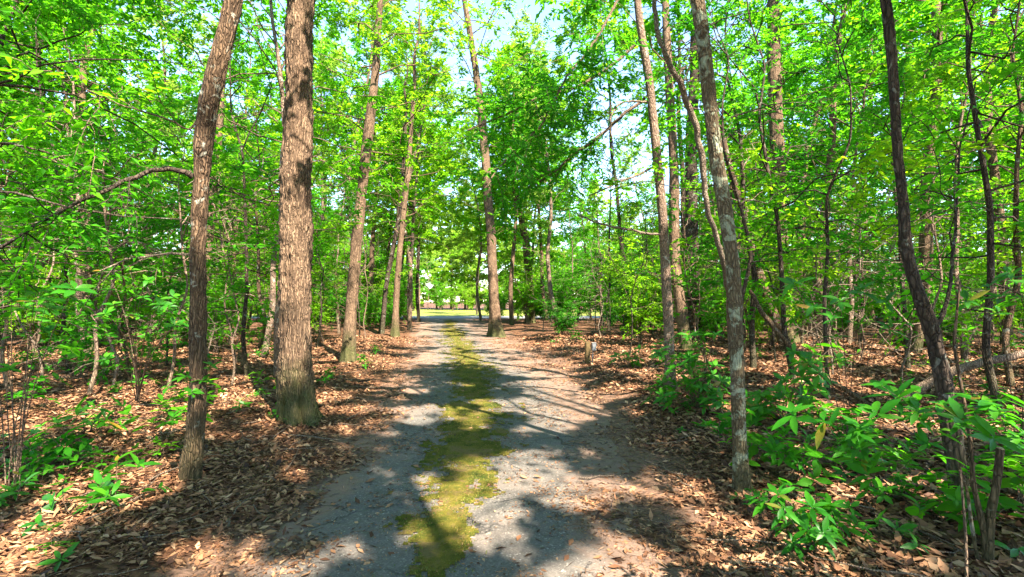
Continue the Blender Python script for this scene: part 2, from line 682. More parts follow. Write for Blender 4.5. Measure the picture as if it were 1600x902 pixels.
y = 1.2
while y < END_Y - 2:
    st = .035 if y < 8 else .035 * (y / 8) ** 1.25
    w = float(moss_w(y)) * 1.7
    nxs = int(2 * w / min(st, .12)) + 1
    xa = moss_c(y) - w + np.arange(nxs) * min(st, .12)
    sx = min(st, .12)
    keep = moss_field(xa + sx / 2, np.full(nxs, y + st / 2)) > .58
    xa = xa[keep]
    if len(xa):
        cs = []
        for dx, dy in ((0, 0), (sx, 0), (sx, st), (0, st)):
            px, py = xa + dx, np.full(len(xa), y + dy)
            h = np.clip(moss_field(px, py) - .58, 0, 1) * .008 + .005
            cs.append(np.stack([px, py, road_z(px, py) + h], -1))
        V = np.stack(cs, 1).reshape(-1, 3)
        a.add(V, np.arange(len(V)).reshape(-1, 4))
    y += st
moss = a.obj('moss_strip', M['moss'])
tag(moss, kind='stuff')

# short moss blades
n = 64000
yy = 1.5 + 24 * rng.random(n) ** 2.2
xx = moss_c(yy) + rng.normal(0, 1, n) * moss_w(yy) * .75
k = moss_field(xx, yy) + rng.normal(0, .12, n) > .44
xx, yy = xx[k], yy[k]
n = len(xx)
P = np.stack([xx, yy, road_z(xx, yy) + .004], -1)
A_ = np.stack([rng.normal(0, .8, n), rng.normal(0, .8, n), np.full(n, .8)], -1)
N_ = np.stack([rng.normal(0, 1, n), rng.normal(0, 1, n), rng.normal(0, .3, n)], -1)
a = Acc()
sc = (1 + yy / 8)
leaf_rhomb(a, P, A_, N_, (.008 * sc * rng.uniform(.5, 1.5, n)), .005 * sc, fold=.1)
tag(a.obj('moss_tufts', M['moss_blade'], smooth=False), kind='stuff')

# cross street and lawn at the far end
def sheet(name, x0, x1, y0, y1, z, mat):
    a = Acc()
    gx, gy = np.linspace(x0, x1, 30), np.linspace(y0, y1, 8)
    XX, YY = np.meshgrid(gx, gy)
    ii = (np.arange(7)[:, None] * 30 + np.arange(29)[None, :]).ravel()
    a.add(np.stack([XX, YY, np.full_like(XX, z)], -1).reshape(-1, 3), np.stack([ii, ii + 1, ii + 31, ii + 30], 1))
    return tag(a.obj(name, mat), kind='structure')


sheet('street', -60, 60, END_Y + .5, END_Y + 7.5, -.012, M['street'])
sheet('lawn', -70, 70, END_Y + 7.5, END_Y + 50, -.018, M['lawn'])

# dead leaves lying on the ground (stuff)
rng = np.random.default_rng(11)
NL = 560000
r = 1.6 + 20 * rng.random(NL) ** 1.75
az = rng.uniform(R(-62), R(62), NL)
xx, yy = r * np.sin(az) * 1.15, r * np.cos(az)
d = road_dist(xx, yy)
p_keep = np.clip(sstep(.05, .95, d + fbm(xx * 1.6, yy * 1.6, 3, 3) * .55) * 1.0 + .012 + .05 * sstep(-.5, 0, d), 0, 1) * (1.0 - .45 * sstep(.1, .6, fbm(xx * .7, yy * .7, 8.5, 3)))
k = rng.random(NL) < p_keep
xx, yy, d = xx[k], yy[k], d[k]
n = len(xx)
z = np.where(d > 0.1, ground_h(xx, yy), np.maximum(road_z(xx, yy), ground_h(xx, yy))) + .004 + rng.random(n) ** 2 * .022 * sstep(.0, 1, d)
P = np.stack([xx, yy, z], -1)
th = rng.uniform(0, 2 * math.pi, n)
A_ = np.stack([np.cos(th), np.sin(th), rng.normal(0, .17, n)], -1)
N_ = np.stack([rng.normal(0, .33, n), rng.normal(0, .33, n), np.ones(n)], -1)
rr = np.hypot(xx, yy)
Ls = (.022 + .05 * rng.random(n) ** 1.6 + .035 * sstep(1.0, 3.0, xx) * rng.random(n)) * (1 + rr / 22)
a = Acc()
leaf_rows(a, P, A_, N_, Ls, Ls * rng.uniform(.22, .62, n), [0, .5, 1], [.18, 1.0, .10], rng.normal(.05, .25, n), rng.choice([-.35, .15, .5]) if False else .3)
# fallen pine needles
n = 70000
r = 1.8 + 14 * rng.random(n) ** 1.6
az = rng.uniform(R(-60), R(60), n)
xx, yy = r * np.sin(az) * 1.1, r * np.cos(az)
d = road_dist(xx, yy)
k = (d > rng.normal(.05, .35, n)) & (fbm(xx * 1.1, yy * 1.1, 5.5, 3) + .35 * sstep(1.6, .3, d) + rng.normal(0, .2, n) > .15)
xx, yy = xx[k], yy[k]
n = len(xx)
P = np.stack([xx, yy, np.maximum(road_z(xx, yy), ground_h(xx, yy)) + .008 + .02 * rng.random(n)], -1)
th = rng.uniform(0, 2 * math.pi, n)
A_ = np.stack([np.cos(th), np.sin(th), rng.normal(0, .10, n)], -1)
N_ = np.stack([rng.normal(0, .4, n), rng.normal(0, .4, n), np.ones(n)], -1)
leaf_rhomb(a, P, A_, N_, rng.uniform(.05, .11, n), .0022 * (1 + yy / 7), fold=.2, droop=.05)
# crumbs of leaves along the road edges and in the middle
n = 90000
yy = 1.8 + 20 * rng.random(n) ** 1.8
u_ = rng.random(n)
xx = np.where(u_ < .38, road_l(yy) + rng.normal(.05, .38, n), np.where(u_ < .85, road_r(yy) + rng.normal(-.25, .50, n), moss_c(yy) + rng.normal(0, .6, n)))
k = fbm(xx * 2.2, yy * 2.2, 9.0, 3) + rng.normal(0, .3, n) > .12
xx, yy = xx[k], yy[k]
n = len(xx)
P = np.stack([xx, yy, np.maximum(road_z(xx, yy), ground_h(xx, yy)) + .006], -1)
th = rng.uniform(0, 2 * math.pi, n)
A_ = np.stack([np.cos(th), np.sin(th), rng.normal(0, .12, n)], -1)
N_ = np.stack([rng.normal(0, .3, n), rng.normal(0, .3, n), np.ones(n)], -1)
Ls = (.008 + .022 * rng.random(n) ** 2) * (1 + yy / 9)
leaf_rhomb(a, P, A_, N_, Ls, Ls * rng.uniform(.12, .5, n), fold=.1)
tag(a.obj('leaf_litter', M['litter'], smooth=True), kind='stuff')

# twigs in the litter
rng = np.random.default_rng(21)
a = Acc()
for i in range(420):
    r_ = 2.5 + 13 * rng.random() ** 1.4
    az = rng.uniform(R(-55), R(55))
    x, y = r_ * math.sin(az), r_ * math.cos(az)
    if road_dist(x, y) < .15 and rng.random() > .03:
        continue
    L = rng.uniform(.15, .8)
    th = rng.uniform(0, math.pi)
    q = np.linspace(0, 1, 5)
    xs_ = x + np.cos(th) * L * q + rng.normal(0, .02, 5)
    ys_ = y + np.sin(th) * L * q + rng.normal(0, .02, 5)
    P = np.stack([xs_, ys_, ground_h(xs_, ys_) + rng.uniform(.015, .06)], -1)
    tube(a, P, np.linspace(.006, .002, 5) * rng.uniform(.6, 1.5), 4)
tag(a.obj('twig_litter', M['twig_pale']), kind='stuff')

DENS = .66
# ------------------------------------------------------------------ foliage builders
UPV = np.array([0, 0, 1.0])


def spray(acc, P0, D, l, rng, leaf_l, leaf_w, mat_leaf, mat_twig, gap, tilt=.75, tw=True):
    """a twig of length l from P0 along D with alternate leaves in a flattish spray"""
    m = 4
    q = np.linspace(0, 1, m)
    bend = np.array([rng.normal(0, .12), rng.normal(0, .12), -.10 - .15 * rng.random()]) * l
    P = P0 + D * l * q[:, None] + bend * (q ** 2)[:, None]
    if tw:
        tube(acc, P, np.linspace(.0045, .0018, m), 3, mat_twig, cap=False)
    n = max(3, int(l / (gap * .72)))
    s = np.clip((np.arange(n) + rng.random(n)) / n, 0, 1) ** .85
    pos = np.stack([np.interp(s, q, P[:, k]) for k in range(3)], 1)
    side = np.cross(D, UPV)
    ln = np.linalg.norm(side)
    side = side / ln if ln > .1 else np.array([1.0, 0, 0])
    sg = np.where(np.arange(n) % 2 == 0, 1.0, -1.0)
    f = rng.uniform(.35, 1.0, n)
    A = D * (1.1 - f)[:, None] + side * (sg * f)[:, None] + rng.normal(0, .25, (n, 3)) + np.array([0, 0, -.15])
    N = UPV + rng.normal(0, tilt, (n, 3))
    Ls = leaf_l * rng.uniform(.65, 1.3, n)
    leaf_rhomb(acc, pos, A, N, Ls, Ls * leaf_w * rng.uniform(.8, 1.2, n), mat_leaf)


def make_crown(trunk_at, h0, H, Rr, nl, seed, leaf=.11, lw=.45, sub_gap=.22, gap=.035, prof=None, elev=(5, 55),
               wood=None, droop=.25, tip_r=.013, skip=None, twigs=2):
    """returns (crown acc); limbs go into wood acc"""
    rng = np.random.default_rng(seed)
    acc = Acc()
    if prof is None:
        prof = lambda t: .55 + .6 * math.sin(math.pi * min(1, t * .9 + .08)) - .35 * t
    for i in range(nl):
        t = (i + rng.random()) / nl
        z = h0 + (H - h0) * t
        az = i * 2.39996 + rng.normal(0, .5)
        L = Rr * max(.15, prof(t)) * rng.uniform(.65, 1.25)
        el = R(8 + elev[0] + (elev[1] - elev[0]) * t + rng.normal(0, 18))
        D = np.array([math.cos(az) * math.cos(el), math.sin(az) * math.cos(el), math.sin(el)])
        P0 = trunk_at(z)
        q = np.linspace(0, 1, 7)
        wv = rng.normal(0, .11, (7, 3)) * L
        wv[0] = 0
        P = P0 + D * L * q[:, None] + np.array([0, 0, -droop * L]) * (q ** 2)[:, None] + np.cumsum(wv, 0) * .5
        if skip is not None and skip(P[-1]):
            continue
        tube(wood if wood is not None else acc, P, np.linspace(.006 + tip_r * L * .35, .004, 7), 5, 0 if wood is not None else 1, cap=False)
        sub_gap_ = sub_gap * DENS
        ns = max(3, int(L * .85 / sub_gap_))
        for j in range(ns):
            s = .18 + .82 * (j + rng.random()) / ns
            p = np.array([np.interp(s, q, P[:, k]) for k in range(3)])
            sgn = 1 if j % 2 else -1
            a2 = sgn * R(rng.uniform(30, 75))
            Dh = np.array([D[0] * math.cos(a2) - D[1] * math.sin(a2), D[0] * math.sin(a2) + D[1] * math.cos(a2), D[2] * .5 + rng.normal(0, .38)])
            Dh = Dh / np.linalg.norm(Dh)
            l = (.30 + .28 * L * (1 - .65 * s)) * rng.uniform(.7, 1.3)
            if rng.random() < .10 or float(vnoise(p[0] * 1.05 + seed, p[1] * 1.05, p[2] * 1.3)) < -.16:
                continue
            spray(acc, p, Dh, l, rng, leaf, lw, 0, 1, gap)
            for _ in range(twigs):
                s2 = rng.uniform(.25, .9)
                D3 = Dh + rng.normal(0, .65, 3) * np.array([1, 1, .9])
                D3 /= np.linalg.norm(D3)
                spray(acc, p + Dh * l * s2, D3, l * rng.uniform(.45, .75), rng, leaf, lw, 0, 1, gap)
        spray(acc, P[-1] - D * .1, D, .35, rng, leaf, lw, 0, 1, gap)
    return acc


def trunk_disp(P, q, rad, n_lobes=5, flare=.0, flare_h=.35, bark=.06, seed=0, knots=()):
    def f(a):
        zz = q[:, None]
        aa = a[None, :]
        cx, sx = np.cos(aa), np.sin(aa)
        k = 1.0 / max(rad[0], .03) * .12
        rm = rad.mean()
        ridge = np.abs(vnoise(cx * rm * 70 + seed, sx * rm * 70, zz * 5.0 + seed)) * .8 + .5 * np.abs(vnoise(cx * rm * 120, sx * rm * 120 + seed, zz * 16.0))
        d = .95 + bark * (ridge - .5) + bark * .8 * vnoise(cx * 1.2 + seed, sx * 1.2, zz * 1.6)
        if flare > 0:
            e = np.exp(-zz / flare_h)
            d = d + flare * e * (.75 + .6 * np.cos(aa * n_lobes + seed + 1.5 * np.sin(aa * 2 + seed)))
        for (kz, ka, kr, kh) in knots:
            da = np.angle(np.exp(1j * (aa - ka)))
            d = d + kh * np.exp(-((zz - kz) / kr) ** 2 - (da / .8) ** 2)
        return d
    return f


# ------------------------------------------------------------------ landmark trees
def px_path(pts, depth=None, lean=0.0):
    """pixel path (px,py,width) -> world points (Y = base depth + lean*height), radii"""
    b = on_ground(pts[0][0], pts[0][1])
    d0 = depth or b[1]
    P, rad = [], []
    for px, py, w in pts:
        d = d0
        for _ in range(3):
            p = at_depth(px, py, d)
            d = d0 + lean * p[2]
        P.append(p)
        rad.append(w * d / F_PX / 2 * .90)
    P = np.array(P)
    P[0, 2] = ground_h(P[0, 0], P[0, 1]) - .04
    return P, np.array(rad)


LANDMARK = []


def landmark_tree(name, label, pts, bark, H, depth=None, crown=None, lean=0.0, seg=36, flare=.4, barkamp=.13, knots=(), step=.04,
                  leafmat='leaf_a', group=None, seed=0):
    P, rad = px_path(pts, depth, lean)
    base = P[0].copy()
    base[2] += .04
    # continue the trunk above the frame
    top = P[-1]
    dirv = norm((P[-1] - P[-3])[None])[0]
    dirv = norm((dirv * .5 + np.array([0, 0, .8]))[None])[0]
    rg = np.random.default_rng(seed + 77)
    if top[2] < H:
        k = 5
        for i in range(1, k + 1):
            f = i / k
            p = top + dirv * (H - top[2]) / max(dirv[2], .3) * f + np.array([rg.normal(0, .12), rg.normal(0, .12), 0])
            P = np.vstack([P, p])
            rad = np.append(rad, rad[len(pts) - 1] * (1 - .8 * f))
    P = P - base
    Pr, rr, q = resample(P, rad, step)
    root = empty(name, base)
    tag(root, label, 'tree', group)
    wood = Acc()
    tube(wood, Pr, rr, seg, 0, trunk_disp(Pr, q, rr, 5, flare, .12 + rr[0] * 1.2, barkamp, seed, knots))
    if crown:
        tz = lambda z: np.array([np.interp(z, Pr[:, 2], Pr[:, 0]), np.interp(z, Pr[:, 2], Pr[:, 1]), z])
        c = make_crown(tz, seed=seed + 3, wood=wood, H=Pr[-1, 2], **crown)
        c.obj('crown', [M[leafmat], M['twig']], root, smooth=False)
    wood.obj('trunk', M[bark], root)
    LANDMARK.append((name, base))
    return root, base, Pr, rr


def px_branch(root, base, pts, depths, name, mat, n=8, jitter=.012, seed=0, twigs=None, leaf=None):
    """a branch given by pixel points and a depth for each, as a part of the tree"""
    rg = np.random.default_rng(seed)
    P = np.array([at_depth(p[0], p[1], d) for p, d in zip(pts, depths)]) - np.asarray(base)
    rad = np.array([p[2] * d / F_PX / 2 for p, d in zip(pts, depths)])
    Pr, rr, q = resample(P, rad, .06)
    Pr = Pr + np.cumsum(rg.normal(0, jitter, Pr.shape), 0) * .5
    acc = Acc()
    tube(acc, Pr, rr, n, 0)
    if twigs:
        for i in range(twigs):
            k = rg.integers(len(Pr) // 4, len(Pr) - 1)
            D = norm((Pr[min(k + 1, len(Pr) - 1)] - Pr[k - 1])[None])[0] * .6 + rg.normal(0, .7, 3)
            D /= np.linalg.norm(D)
            l = rg.uniform(.2, .7)
            qq = np.linspace(0, 1, 5)
            pp = Pr[k] + D * l * qq[:, None] + rg.normal(0, .03, (5, 3)) * qq[:, None] * 2
            tube(acc, pp, np.linspace(.006, .002, 5) * l * 1.8, 4, 0)
            if leaf:
                spray(acc, pp[2], norm((D + rg.normal(0, .3, 3))[None])[0], .45, rg, leaf, .42, 1, 0, .04)
                spray(acc, pp[-1], D, .3, rg, leaf, .42, 1, 0, .04)
    return acc.obj(name, [mat, M['leaf_a']], root)


CANOPY = dict(h0=6.0, Rr=3.4, nl=20, leaf=.15, lw=.5, sub_gap=.30, gap=.045, elev=(8, 50), twigs=3)


def canopy(**k):
    d = dict(CANOPY)
    d.update(k)
    return d


# 1 curved red-brown trunk on the left
T1, b1, P1, r1 = landmark_tree('curved_tree', 'curved reddish brown trunk with a knot and one long bare side branch, left of driveway',
    [(295, 756, 32), (303, 700, 30), (308, 640, 27), (311, 560, 25), (311, 480, 25), (309, 400, 26), (312, 320, 26), (316, 250, 26), (320, 200, 29),
     (330, 140, 33), (346, 80, 33), (366, 0, 30)], 'bark_red', 11.5, crown=canopy(h0=5.6, nl=18, Rr=3.0), seg=56, step=.022, flare=.15, barkamp=.26,
    knots=((2.95, -1.2, .07, .42), (1.55, -1.6, .05, .25), (3.02, 1.9, .10, .45)), seed=1)
px_branch(T1, b1, [(302, 278, 10), (285, 268, 8), (262, 265, 8), (235, 268, 7), (215, 279, 7), (188, 286, 7), (160, 300, 6), (132, 309, 6), (110, 322, 5), (60, 345, 5), (20, 370, 5), (-40, 400, 4)],
          np.linspace(4.28, 3.7, 12), 'branch', M['bark_dark'], seed=4, twigs=22, leaf=.07)
px_branch(T1, b1, [(296, 398, 4), (262, 396, 4), (230, 400, 3), (195, 402, 3), (160, 418, 2)], np.linspace(4.28, 4.0, 5), 'branch', M['twig_pale'], seed=5, twigs=4)
px_branch(T1, b1, [(312, 180, 4), (290, 200, 3), (250, 180, 3), (180, 160, 2), (110, 135, 2)], np.linspace(4.3, 3.9, 5), 'branch', M['twig'], seed=6, twigs=6, leaf=.10)
# 2 thick shaggy trunk
landmark_tree('shaggy_tree', 'thickest trunk, straight with shaggy brown bark and mossy flared base, left of driveway',
    [(467, 664, 60), (465, 640, 55), (463, 560, 52), (462, 450, 52), (464, 330, 50), (465, 200, 48), (467, 90, 46), (469, 0, 44)], 'bark_shaggy', 15,
    crown=canopy(h0=6.8, nl=24, Rr=4.2), seg=96, step=.025, flare=.55, barkamp=.26, seed=2)
# 3 leaning pale trunk
landmark_tree('leaning_tree', 'pale dappled trunk leaning right behind the thick shaggy trunk, foliage above',
    [(546, 568, 25), (547, 520, 22), (551, 450, 20), (557, 380, 20), (565, 300, 18), (573, 230, 18), (580, 170, 17), (586, 120, 14), (594, 0, 11)], 'bark_shaggy', 14,
    crown=dict(h0=3.8, Rr=3.2, nl=32, leaf=.13, sub_gap=.3, gap=.045, elev=(0, 45)), leafmat='leaf_b', seed=3)
# 4 slim curved trunk right of the moss strip far down
landmark_tree('roadside_tree', 'tall slim trunk curving left at the right driveway edge, forked near the top',
    [(777, 526, 27), (773, 490, 19), (770, 440, 18), (768, 380, 17), (762, 300, 16), (755, 200, 15), (745, 120, 13), (736, 60, 11), (725, 0, 9)], 'bark_shaggy', 20,
    crown=dict(h0=8.5, Rr=4.2, nl=36, leaf=.18, sub_gap=.36, gap=.055, elev=(0, 55)), leafmat='leaf_b', seed=4)
# 5 slim straight pale trunk
T5, b5, P5, r5 = landmark_tree('slim_tree', 'slim pale pinkish trunk with dead pale side branches, right of driveway',
    [(1048, 614, 19), (1046, 560, 18), (1045, 520, 18), (1040, 420, 17), (1035, 330, 17), (1025, 230, 16), (1015, 130, 15), (1003, 60, 14), (995, 0, 13)], 'bark_pale', 13,
    crown=canopy(h0=7.0, nl=16, Rr=2.8), seed=5, barkamp=.05)
px_branch(T5, b5, [(1035, 366, 4), (1005, 365, 4), (972, 358, 3.5), (940, 352, 3), (900, 338, 2)], np.linspace(8.5, 7.8, 5), 'dead_branch', M['twig_pale'], seed=8, twigs=12)
px_branch(T5, b5, [(1012, 158, 4), (985, 158, 3), (965, 165, 2.5), (955, 185, 2.2), (957, 215, 2), (962, 245, 1.5)], np.linspace(8.5, 8.1, 6), 'dead_branch', M['twig_pale'], seed=9, twigs=9)
px_branch(T5, b5, [(1024, 260, 4), (990, 275, 3), (950, 290, 3), (920, 300, 2)], np.linspace(8.5, 8.0, 4), 'dead_branch', M['twig_pale'], seed=10, twigs=6)


def leafy_bough(root, base, pts, depths, seed, leafmat, n_sub=26, leaf=.12, lw=.34, name='leafy_bough'):
    rg = np.random.default_rng(seed)
    P = np.array([at_depth(p[0], p[1], d) for p, d in zip(pts, depths)]) - np.asarray(base)
    rad = np.array([p[2] * d / F_PX / 2 for p, d in zip(pts, depths)])
    Pr, rr, q = resample(P, rad, .06)
    Pr = Pr + np.cumsum(rg.normal(0, .012, Pr.shape), 0) * .5
    acc = Acc()
    tube(acc, Pr, rr, 7, 1)
    for i in range(n_sub):
        k = rg.integers(len(Pr) // 5, len(Pr) - 1)
        D = norm((Pr[min(k + 1, len(Pr) - 1)] - Pr[k - 1])[None])[0] * .7 + rg.normal(0, .75, 3) * np.array([1, 1, .7])
        D /= np.linalg.norm(D)
        l = rg.uniform(.4, 1.1)
        spray(acc, Pr[k], D, l, rg, leaf, lw, 0, 1, .045, .6)
        for _ in range(3):
            D2 = norm((D + rg.normal(0, .6, 3))[None])[0]
            spray(acc, Pr[k] + D * l * rg.uniform(.3, .9), D2, l * rg.uniform(.4, .8), rg, leaf, lw, 0, 1, .045, .6)
    return acc.obj(name, [M[leafmat], M['twig']], root, smooth=False)


leafy_bough(T5, b5, [(1000, -60, 5), (965, 0, 4), (925, 70, 4), (885, 120, 3), (850, 190, 3), (800, 235, 2.5), (750, 285, 2)], np.linspace(8.6, 7.0, 7), 41, 'leaf_c', 34)
leafy_bough(T5, b5, [(1003, 60, 6), (960, 100, 5), (900, 140, 4), (850, 150, 4), (790, 180, 3), (730, 205, 3)], np.linspace(8.6, 8.0, 6), 42, 'leaf_c', 30)
leafy_bough(T5, b5, [(1012, 150, 5), (950, 200, 5), (900, 240, 4), (860, 275, 3), (820, 300, 3)], np.linspace(8.6, 8.8, 5), 43, 'leaf_c', 18)
# 6 grey lichen trunk
T6, b6, P6, r6 = landmark_tree('lichen_tree', 'grey trunk spotted with pale lichen, curving left as it rises, right foreground',
    [(1162, 770, 27), (1156, 720, 25), (1154, 650, 25), (1152, 580, 25), (1151, 500, 24), (1146, 420, 24), (1133, 320, 24), (1118, 240, 25), (1106, 130, 25), (1096, 40, 23), (1089, 0, 22)],
    'bark_lichen', 11, crown=canopy(h0=5.6, nl=16, Rr=2.8), seg=56, step=.022, flare=.4, barkamp=.2, seed=6, knots=((1.9, 2.0, .06, .2),))
# 7 dark trunk
landmark_tree('dark_tree', 'dark straight trunk half hidden behind the twisted vine and lichen trunk',
    [(1088, 536, 24), (1084, 450, 22), (1080, 330, 22), (1080, 220, 20), (1085, 120, 18), (1088, 0, 16)], 'bark_dark', 18,
    crown=dict(h0=8.5, Rr=3.6, nl=20, leaf=.14, sub_gap=.36, gap=.055), leafmat='leaf_c', seed=7)
# 8 grey trunk right
landmark_tree('grey_tree', 'straight rough grey brown trunk with leaning dead limb at its foot, right woods',
    [(1228, 540, 34), (1224, 480, 27), (1221, 420, 26), (1218, 330, 24), (1213, 200, 24), (1210, 100, 22), (1208, 0, 20)], 'bark_shaggy', 18,
    crown=dict(h0=7.5, Rr=3.8, nl=24, leaf=.14, sub_gap=.36, gap=.055), seed=8)
# 9 dark wavy trunk
T9, b9, P9, r9 = landmark_tree('wavy_tree', 'dark wavy trunk with flaking bark, rising from leaf litter beside the cut sapling',
    [(1504, 815, 27), (1490, 700, 27), (1473, 590, 28), (1455, 510, 27), (1428, 440, 22), (1414, 380, 20), (1412, 310, 18), (1403, 255, 17), (1398, 170, 16), (1393, 80, 16), (1384, 0, 16)],
    'bark_dark', 9.5, crown=canopy(h0=4.9, nl=14, Rr=2.6), seg=52, step=.022, flare=.3, barkamp=.22, seed=9)
px_branch(T9, b9, [(1460, 520, 8), (1480, 480, 6), (1490, 430, 5), (1492, 350, 4), (1500, 250, 3), (1520, 120, 2)], np.linspace(3.55, 3.9, 6), 'branch', M['bark_dark'], seed=12, twigs=6, leaf=.09)
# 10 leaning trunk behind the lichen tree
landmark_tree('tilted_tree', 'thin brown trunk tilted left between the lichen trunk and the rough grey trunk',
    [(1232, 545, 18), (1204, 480, 17), (1180, 410, 14), (1164, 340, 12), (1142, 270, 11), (1126, 200, 9), (1104, 110, 7)], 'bark_red', 14, depth=14,
    crown=dict(h0=8, Rr=2.4, nl=12, leaf=.13, sub_gap=.35, gap=.055), seed=10)
# 11.. trees down the road
landmark_tree('far_forked_tree', 'dark leaning trunk on the right of the driveway, second along from its far end',
    [(829, 506, 16), (827, 440, 14), (822, 380, 14), (812, 330, 12), (803, 290, 11), (798, 200, 8)], 'bark_shaggy', 18,
    crown=dict(h0=6, Rr=5.2, nl=40, leaf=.22, lw=.55, sub_gap=.36, gap=.06), leafmat='leaf_b', seed=11)
landmark_tree('edge_tree', 'slim brown trunk at the left driveway edge, nearest of the pair there',
    [(617, 528, 13), (619, 470, 11), (624, 400, 10), (633, 310, 9), (640, 240, 8), (648, 120, 6)], 'bark_shaggy', 16,
    crown=dict(h0=4.0, Rr=3.4, nl=36, leaf=.17, lw=.55, sub_gap=.3, gap=.05), leafmat='leaf_b', seed=12)
landmark_tree('edge_tree', 'sunlit pinkish trunk on the left bank where the driveway meets the street',
    [(637, 502, 13), (638, 460, 12), (639, 400, 10), (643, 300, 8), (646, 220, 6)], 'bark_pale', 17,
    crown=dict(h0=5, Rr=5.0, nl=40, leaf=.22, lw=.55, sub_gap=.36, gap=.06), leafmat='leaf_b', seed=13)
landmark_tree('edge_tree', 'thin dark trunk just left of the slim brown one at the left driveway edge',
    [(596, 522, 9), (604, 440, 8), (622, 350, 8), (630, 270, 6), (634, 180, 5)], 'bark_dark', 14,
    crown=dict(h0=3.4, Rr=3.0, nl=34, leaf=.16, lw=.55, sub_gap=.3, gap=.05), seed=14)

# twisted pale vine climbing between slim tree and lichen tree
def px_thing(name, label, cat, pts, depths, mats, part, group=None, step=.05, n=8, jitter=.01, seed=0, twigs=0, tw_len=(.2, .6), cut=None):
    rg = np.random.default_rng(seed)
    P = np.array([at_depth(p[0], p[1], d) for p, d in zip(pts, depths)])
    rad = np.array([p[2] * d / F_PX / 2 for p, d in zip(pts, depths)])
    base = P[0].copy()
    root = empty(name, base)
    tag(root, label, cat, group)
    Pr, rr, q = resample(P - base, rad, step)
    Pr = Pr + np.cumsum(rg.normal(0, jitter, Pr.shape), 0) * .4
    acc = Acc()
    rr = rr * (1 + .10 * vnoise(q * 6, seed + .5))
    tube(acc, Pr, rr, n)
    for i in range(twigs):
        k = rg.integers(len(Pr) // 3, len(Pr) - 1)
        D = rg.normal(0, 1, 3) * np.array([1, .6, .8])
        D /= np.linalg.norm(D)
        l = rg.uniform(*tw_len)
        qq = np.linspace(0, 1, 5)
        pp = Pr[k] + D * l * qq[:, None] + rg.normal(0, .05, (5, 3)) * qq[:, None]
        tube(acc, pp, np.linspace(.009, .002, 5), 4)
        for _ in range(2):
            D2 = D + rg.normal(0, .6, 3)
            s = rg.integers(1, 4)
            p2 = pp[s] + D2 * l * .5 * qq[:, None]
            tube(acc, p2, np.linspace(.005, .0015, 5), 3)
    acc.obj(part, mats, root)
    return root, base, Pr


V, vb, vP = px_thing('woody_vine', 'twisted pale woody vine snaking up between slim pinkish trunk and lichen trunk', 'vine',
    [(1150, 608, 8), (1143, 520, 8), (1140, 450, 8), (1130, 410, 8), (1112, 340, 8), (1101, 280, 9), (1090, 200, 10), (1072, 155, 10), (1058, 122, 9), (1040, 90, 8), (1026, 55, 7), (1019, 0, 7), (1015, -120, 6)],
    [8.8, 8.0, 7.2, 6.8, 6.5, 6.4, 6.3, 6.2, 6.1, 6.0, 6.0, 6.0, 6.0], M['twig_pale'], 'stem', n=10, jitter=.015, seed=3)
a = Acc()
rg = np.random.default_rng(31)
for i in range(34):
    p0 = at_depth(rg.uniform(1045, 1090), rg.uniform(60, 130), 6.1) - vb
    D = norm(rg.normal(0, 1, (1, 3)))[0]
    l = rg.uniform(.15, .45)
    qq = np.linspace(0, 1, 5)
    pp = p0 + D * l * qq[:, None] + rg.normal(0, .04, (5, 3)) * qq[:, None]
    tube(a, pp, np.linspace(.008, .002, 5), 4)
a.obj('twig_tangle', M['twig_pale'], V)

px_thing('dead_limb', 'fallen dead limb propped at an angle behind the glossy shrub, right side', 'branch',
    [(1392, 655, 6), (1345, 622, 7), (1300, 592, 7), (1262, 560, 8), (1225, 520, 7), (1190, 480, 7), (1172, 450, 5)], np.linspace(6.8, 8.0, 7), M['bark_red'], 'limb', seed=5, twigs=3)
px_thing('fallen_log', 'pale fallen log sloping up to the right across the litter, right woods', 'log',
    [(1395, 640, 15), (1432, 612, 14), (1480, 585, 13), (1540, 566, 13), (1600, 552, 12), (1680, 535, 11)], np.linspace(7.4, 7.0, 6), M['bark_pale'], 'log_body', seed=6, twigs=3)

# cut sapling, right foreground
cs = empty('cut_sapling', at_depth(1546, 893, 2.9))
cs.location.z = float(ground_h(cs.location.x, cs.location.y))
tag(cs, 'small sapling with a sawn off stub and several stems, lowest at the right', 'sapling', None)
cb = np.array(cs.location)
for nm, pts in (('stem', [(1546, 896, 17), (1543, 850, 15), (1548, 800, 12), (1557, 760, 11), (1563, 702, 11)]),
                ('stem', [(1543, 860, 9), (1533, 810, 8), (1521, 760, 7), (1516, 690, 6), (1505, 620, 5), (1490, 540, 4), (1500, 440, 3)]),
                ('stem', [(1530, 880, 5), (1518, 820, 5), (1512, 770, 4), (1500, 730, 3)])):
    acc = Acc()
    P = np.array([at_depth(p[0], p[1], 2.9) for p in pts]) - cb
    P[0, 2] -= .03
    Pr, rr, q = resample(P, [p[2] * 2.9 / F_PX / 2 for p in pts], .025)
    tube(acc, Pr, rr * (1 + .1 * vnoise(q * 14, 2.2)), 12)
    acc.obj(nm, M['bark_red'], cs)
acc = Acc()
pt = at_depth(1563, 702, 2.9) - cb
tube(acc, np.array([pt, pt + np.array([.002, 0, .006])]), [.020, .019], 12)
acc.obj('cut_face', M['cut_wood'], cs)

# ------------------------------------------------------------------ wooden post with grey box
pb = on_ground(918, 573)
d = pb[1]
post = empty('wooden_post', (pb[0], pb[1], float(ground_h(pb[0], pb[1]))))
tag(post, 'short square wooden post with a grey utility box beside the driveway', 'post')
import bmesh


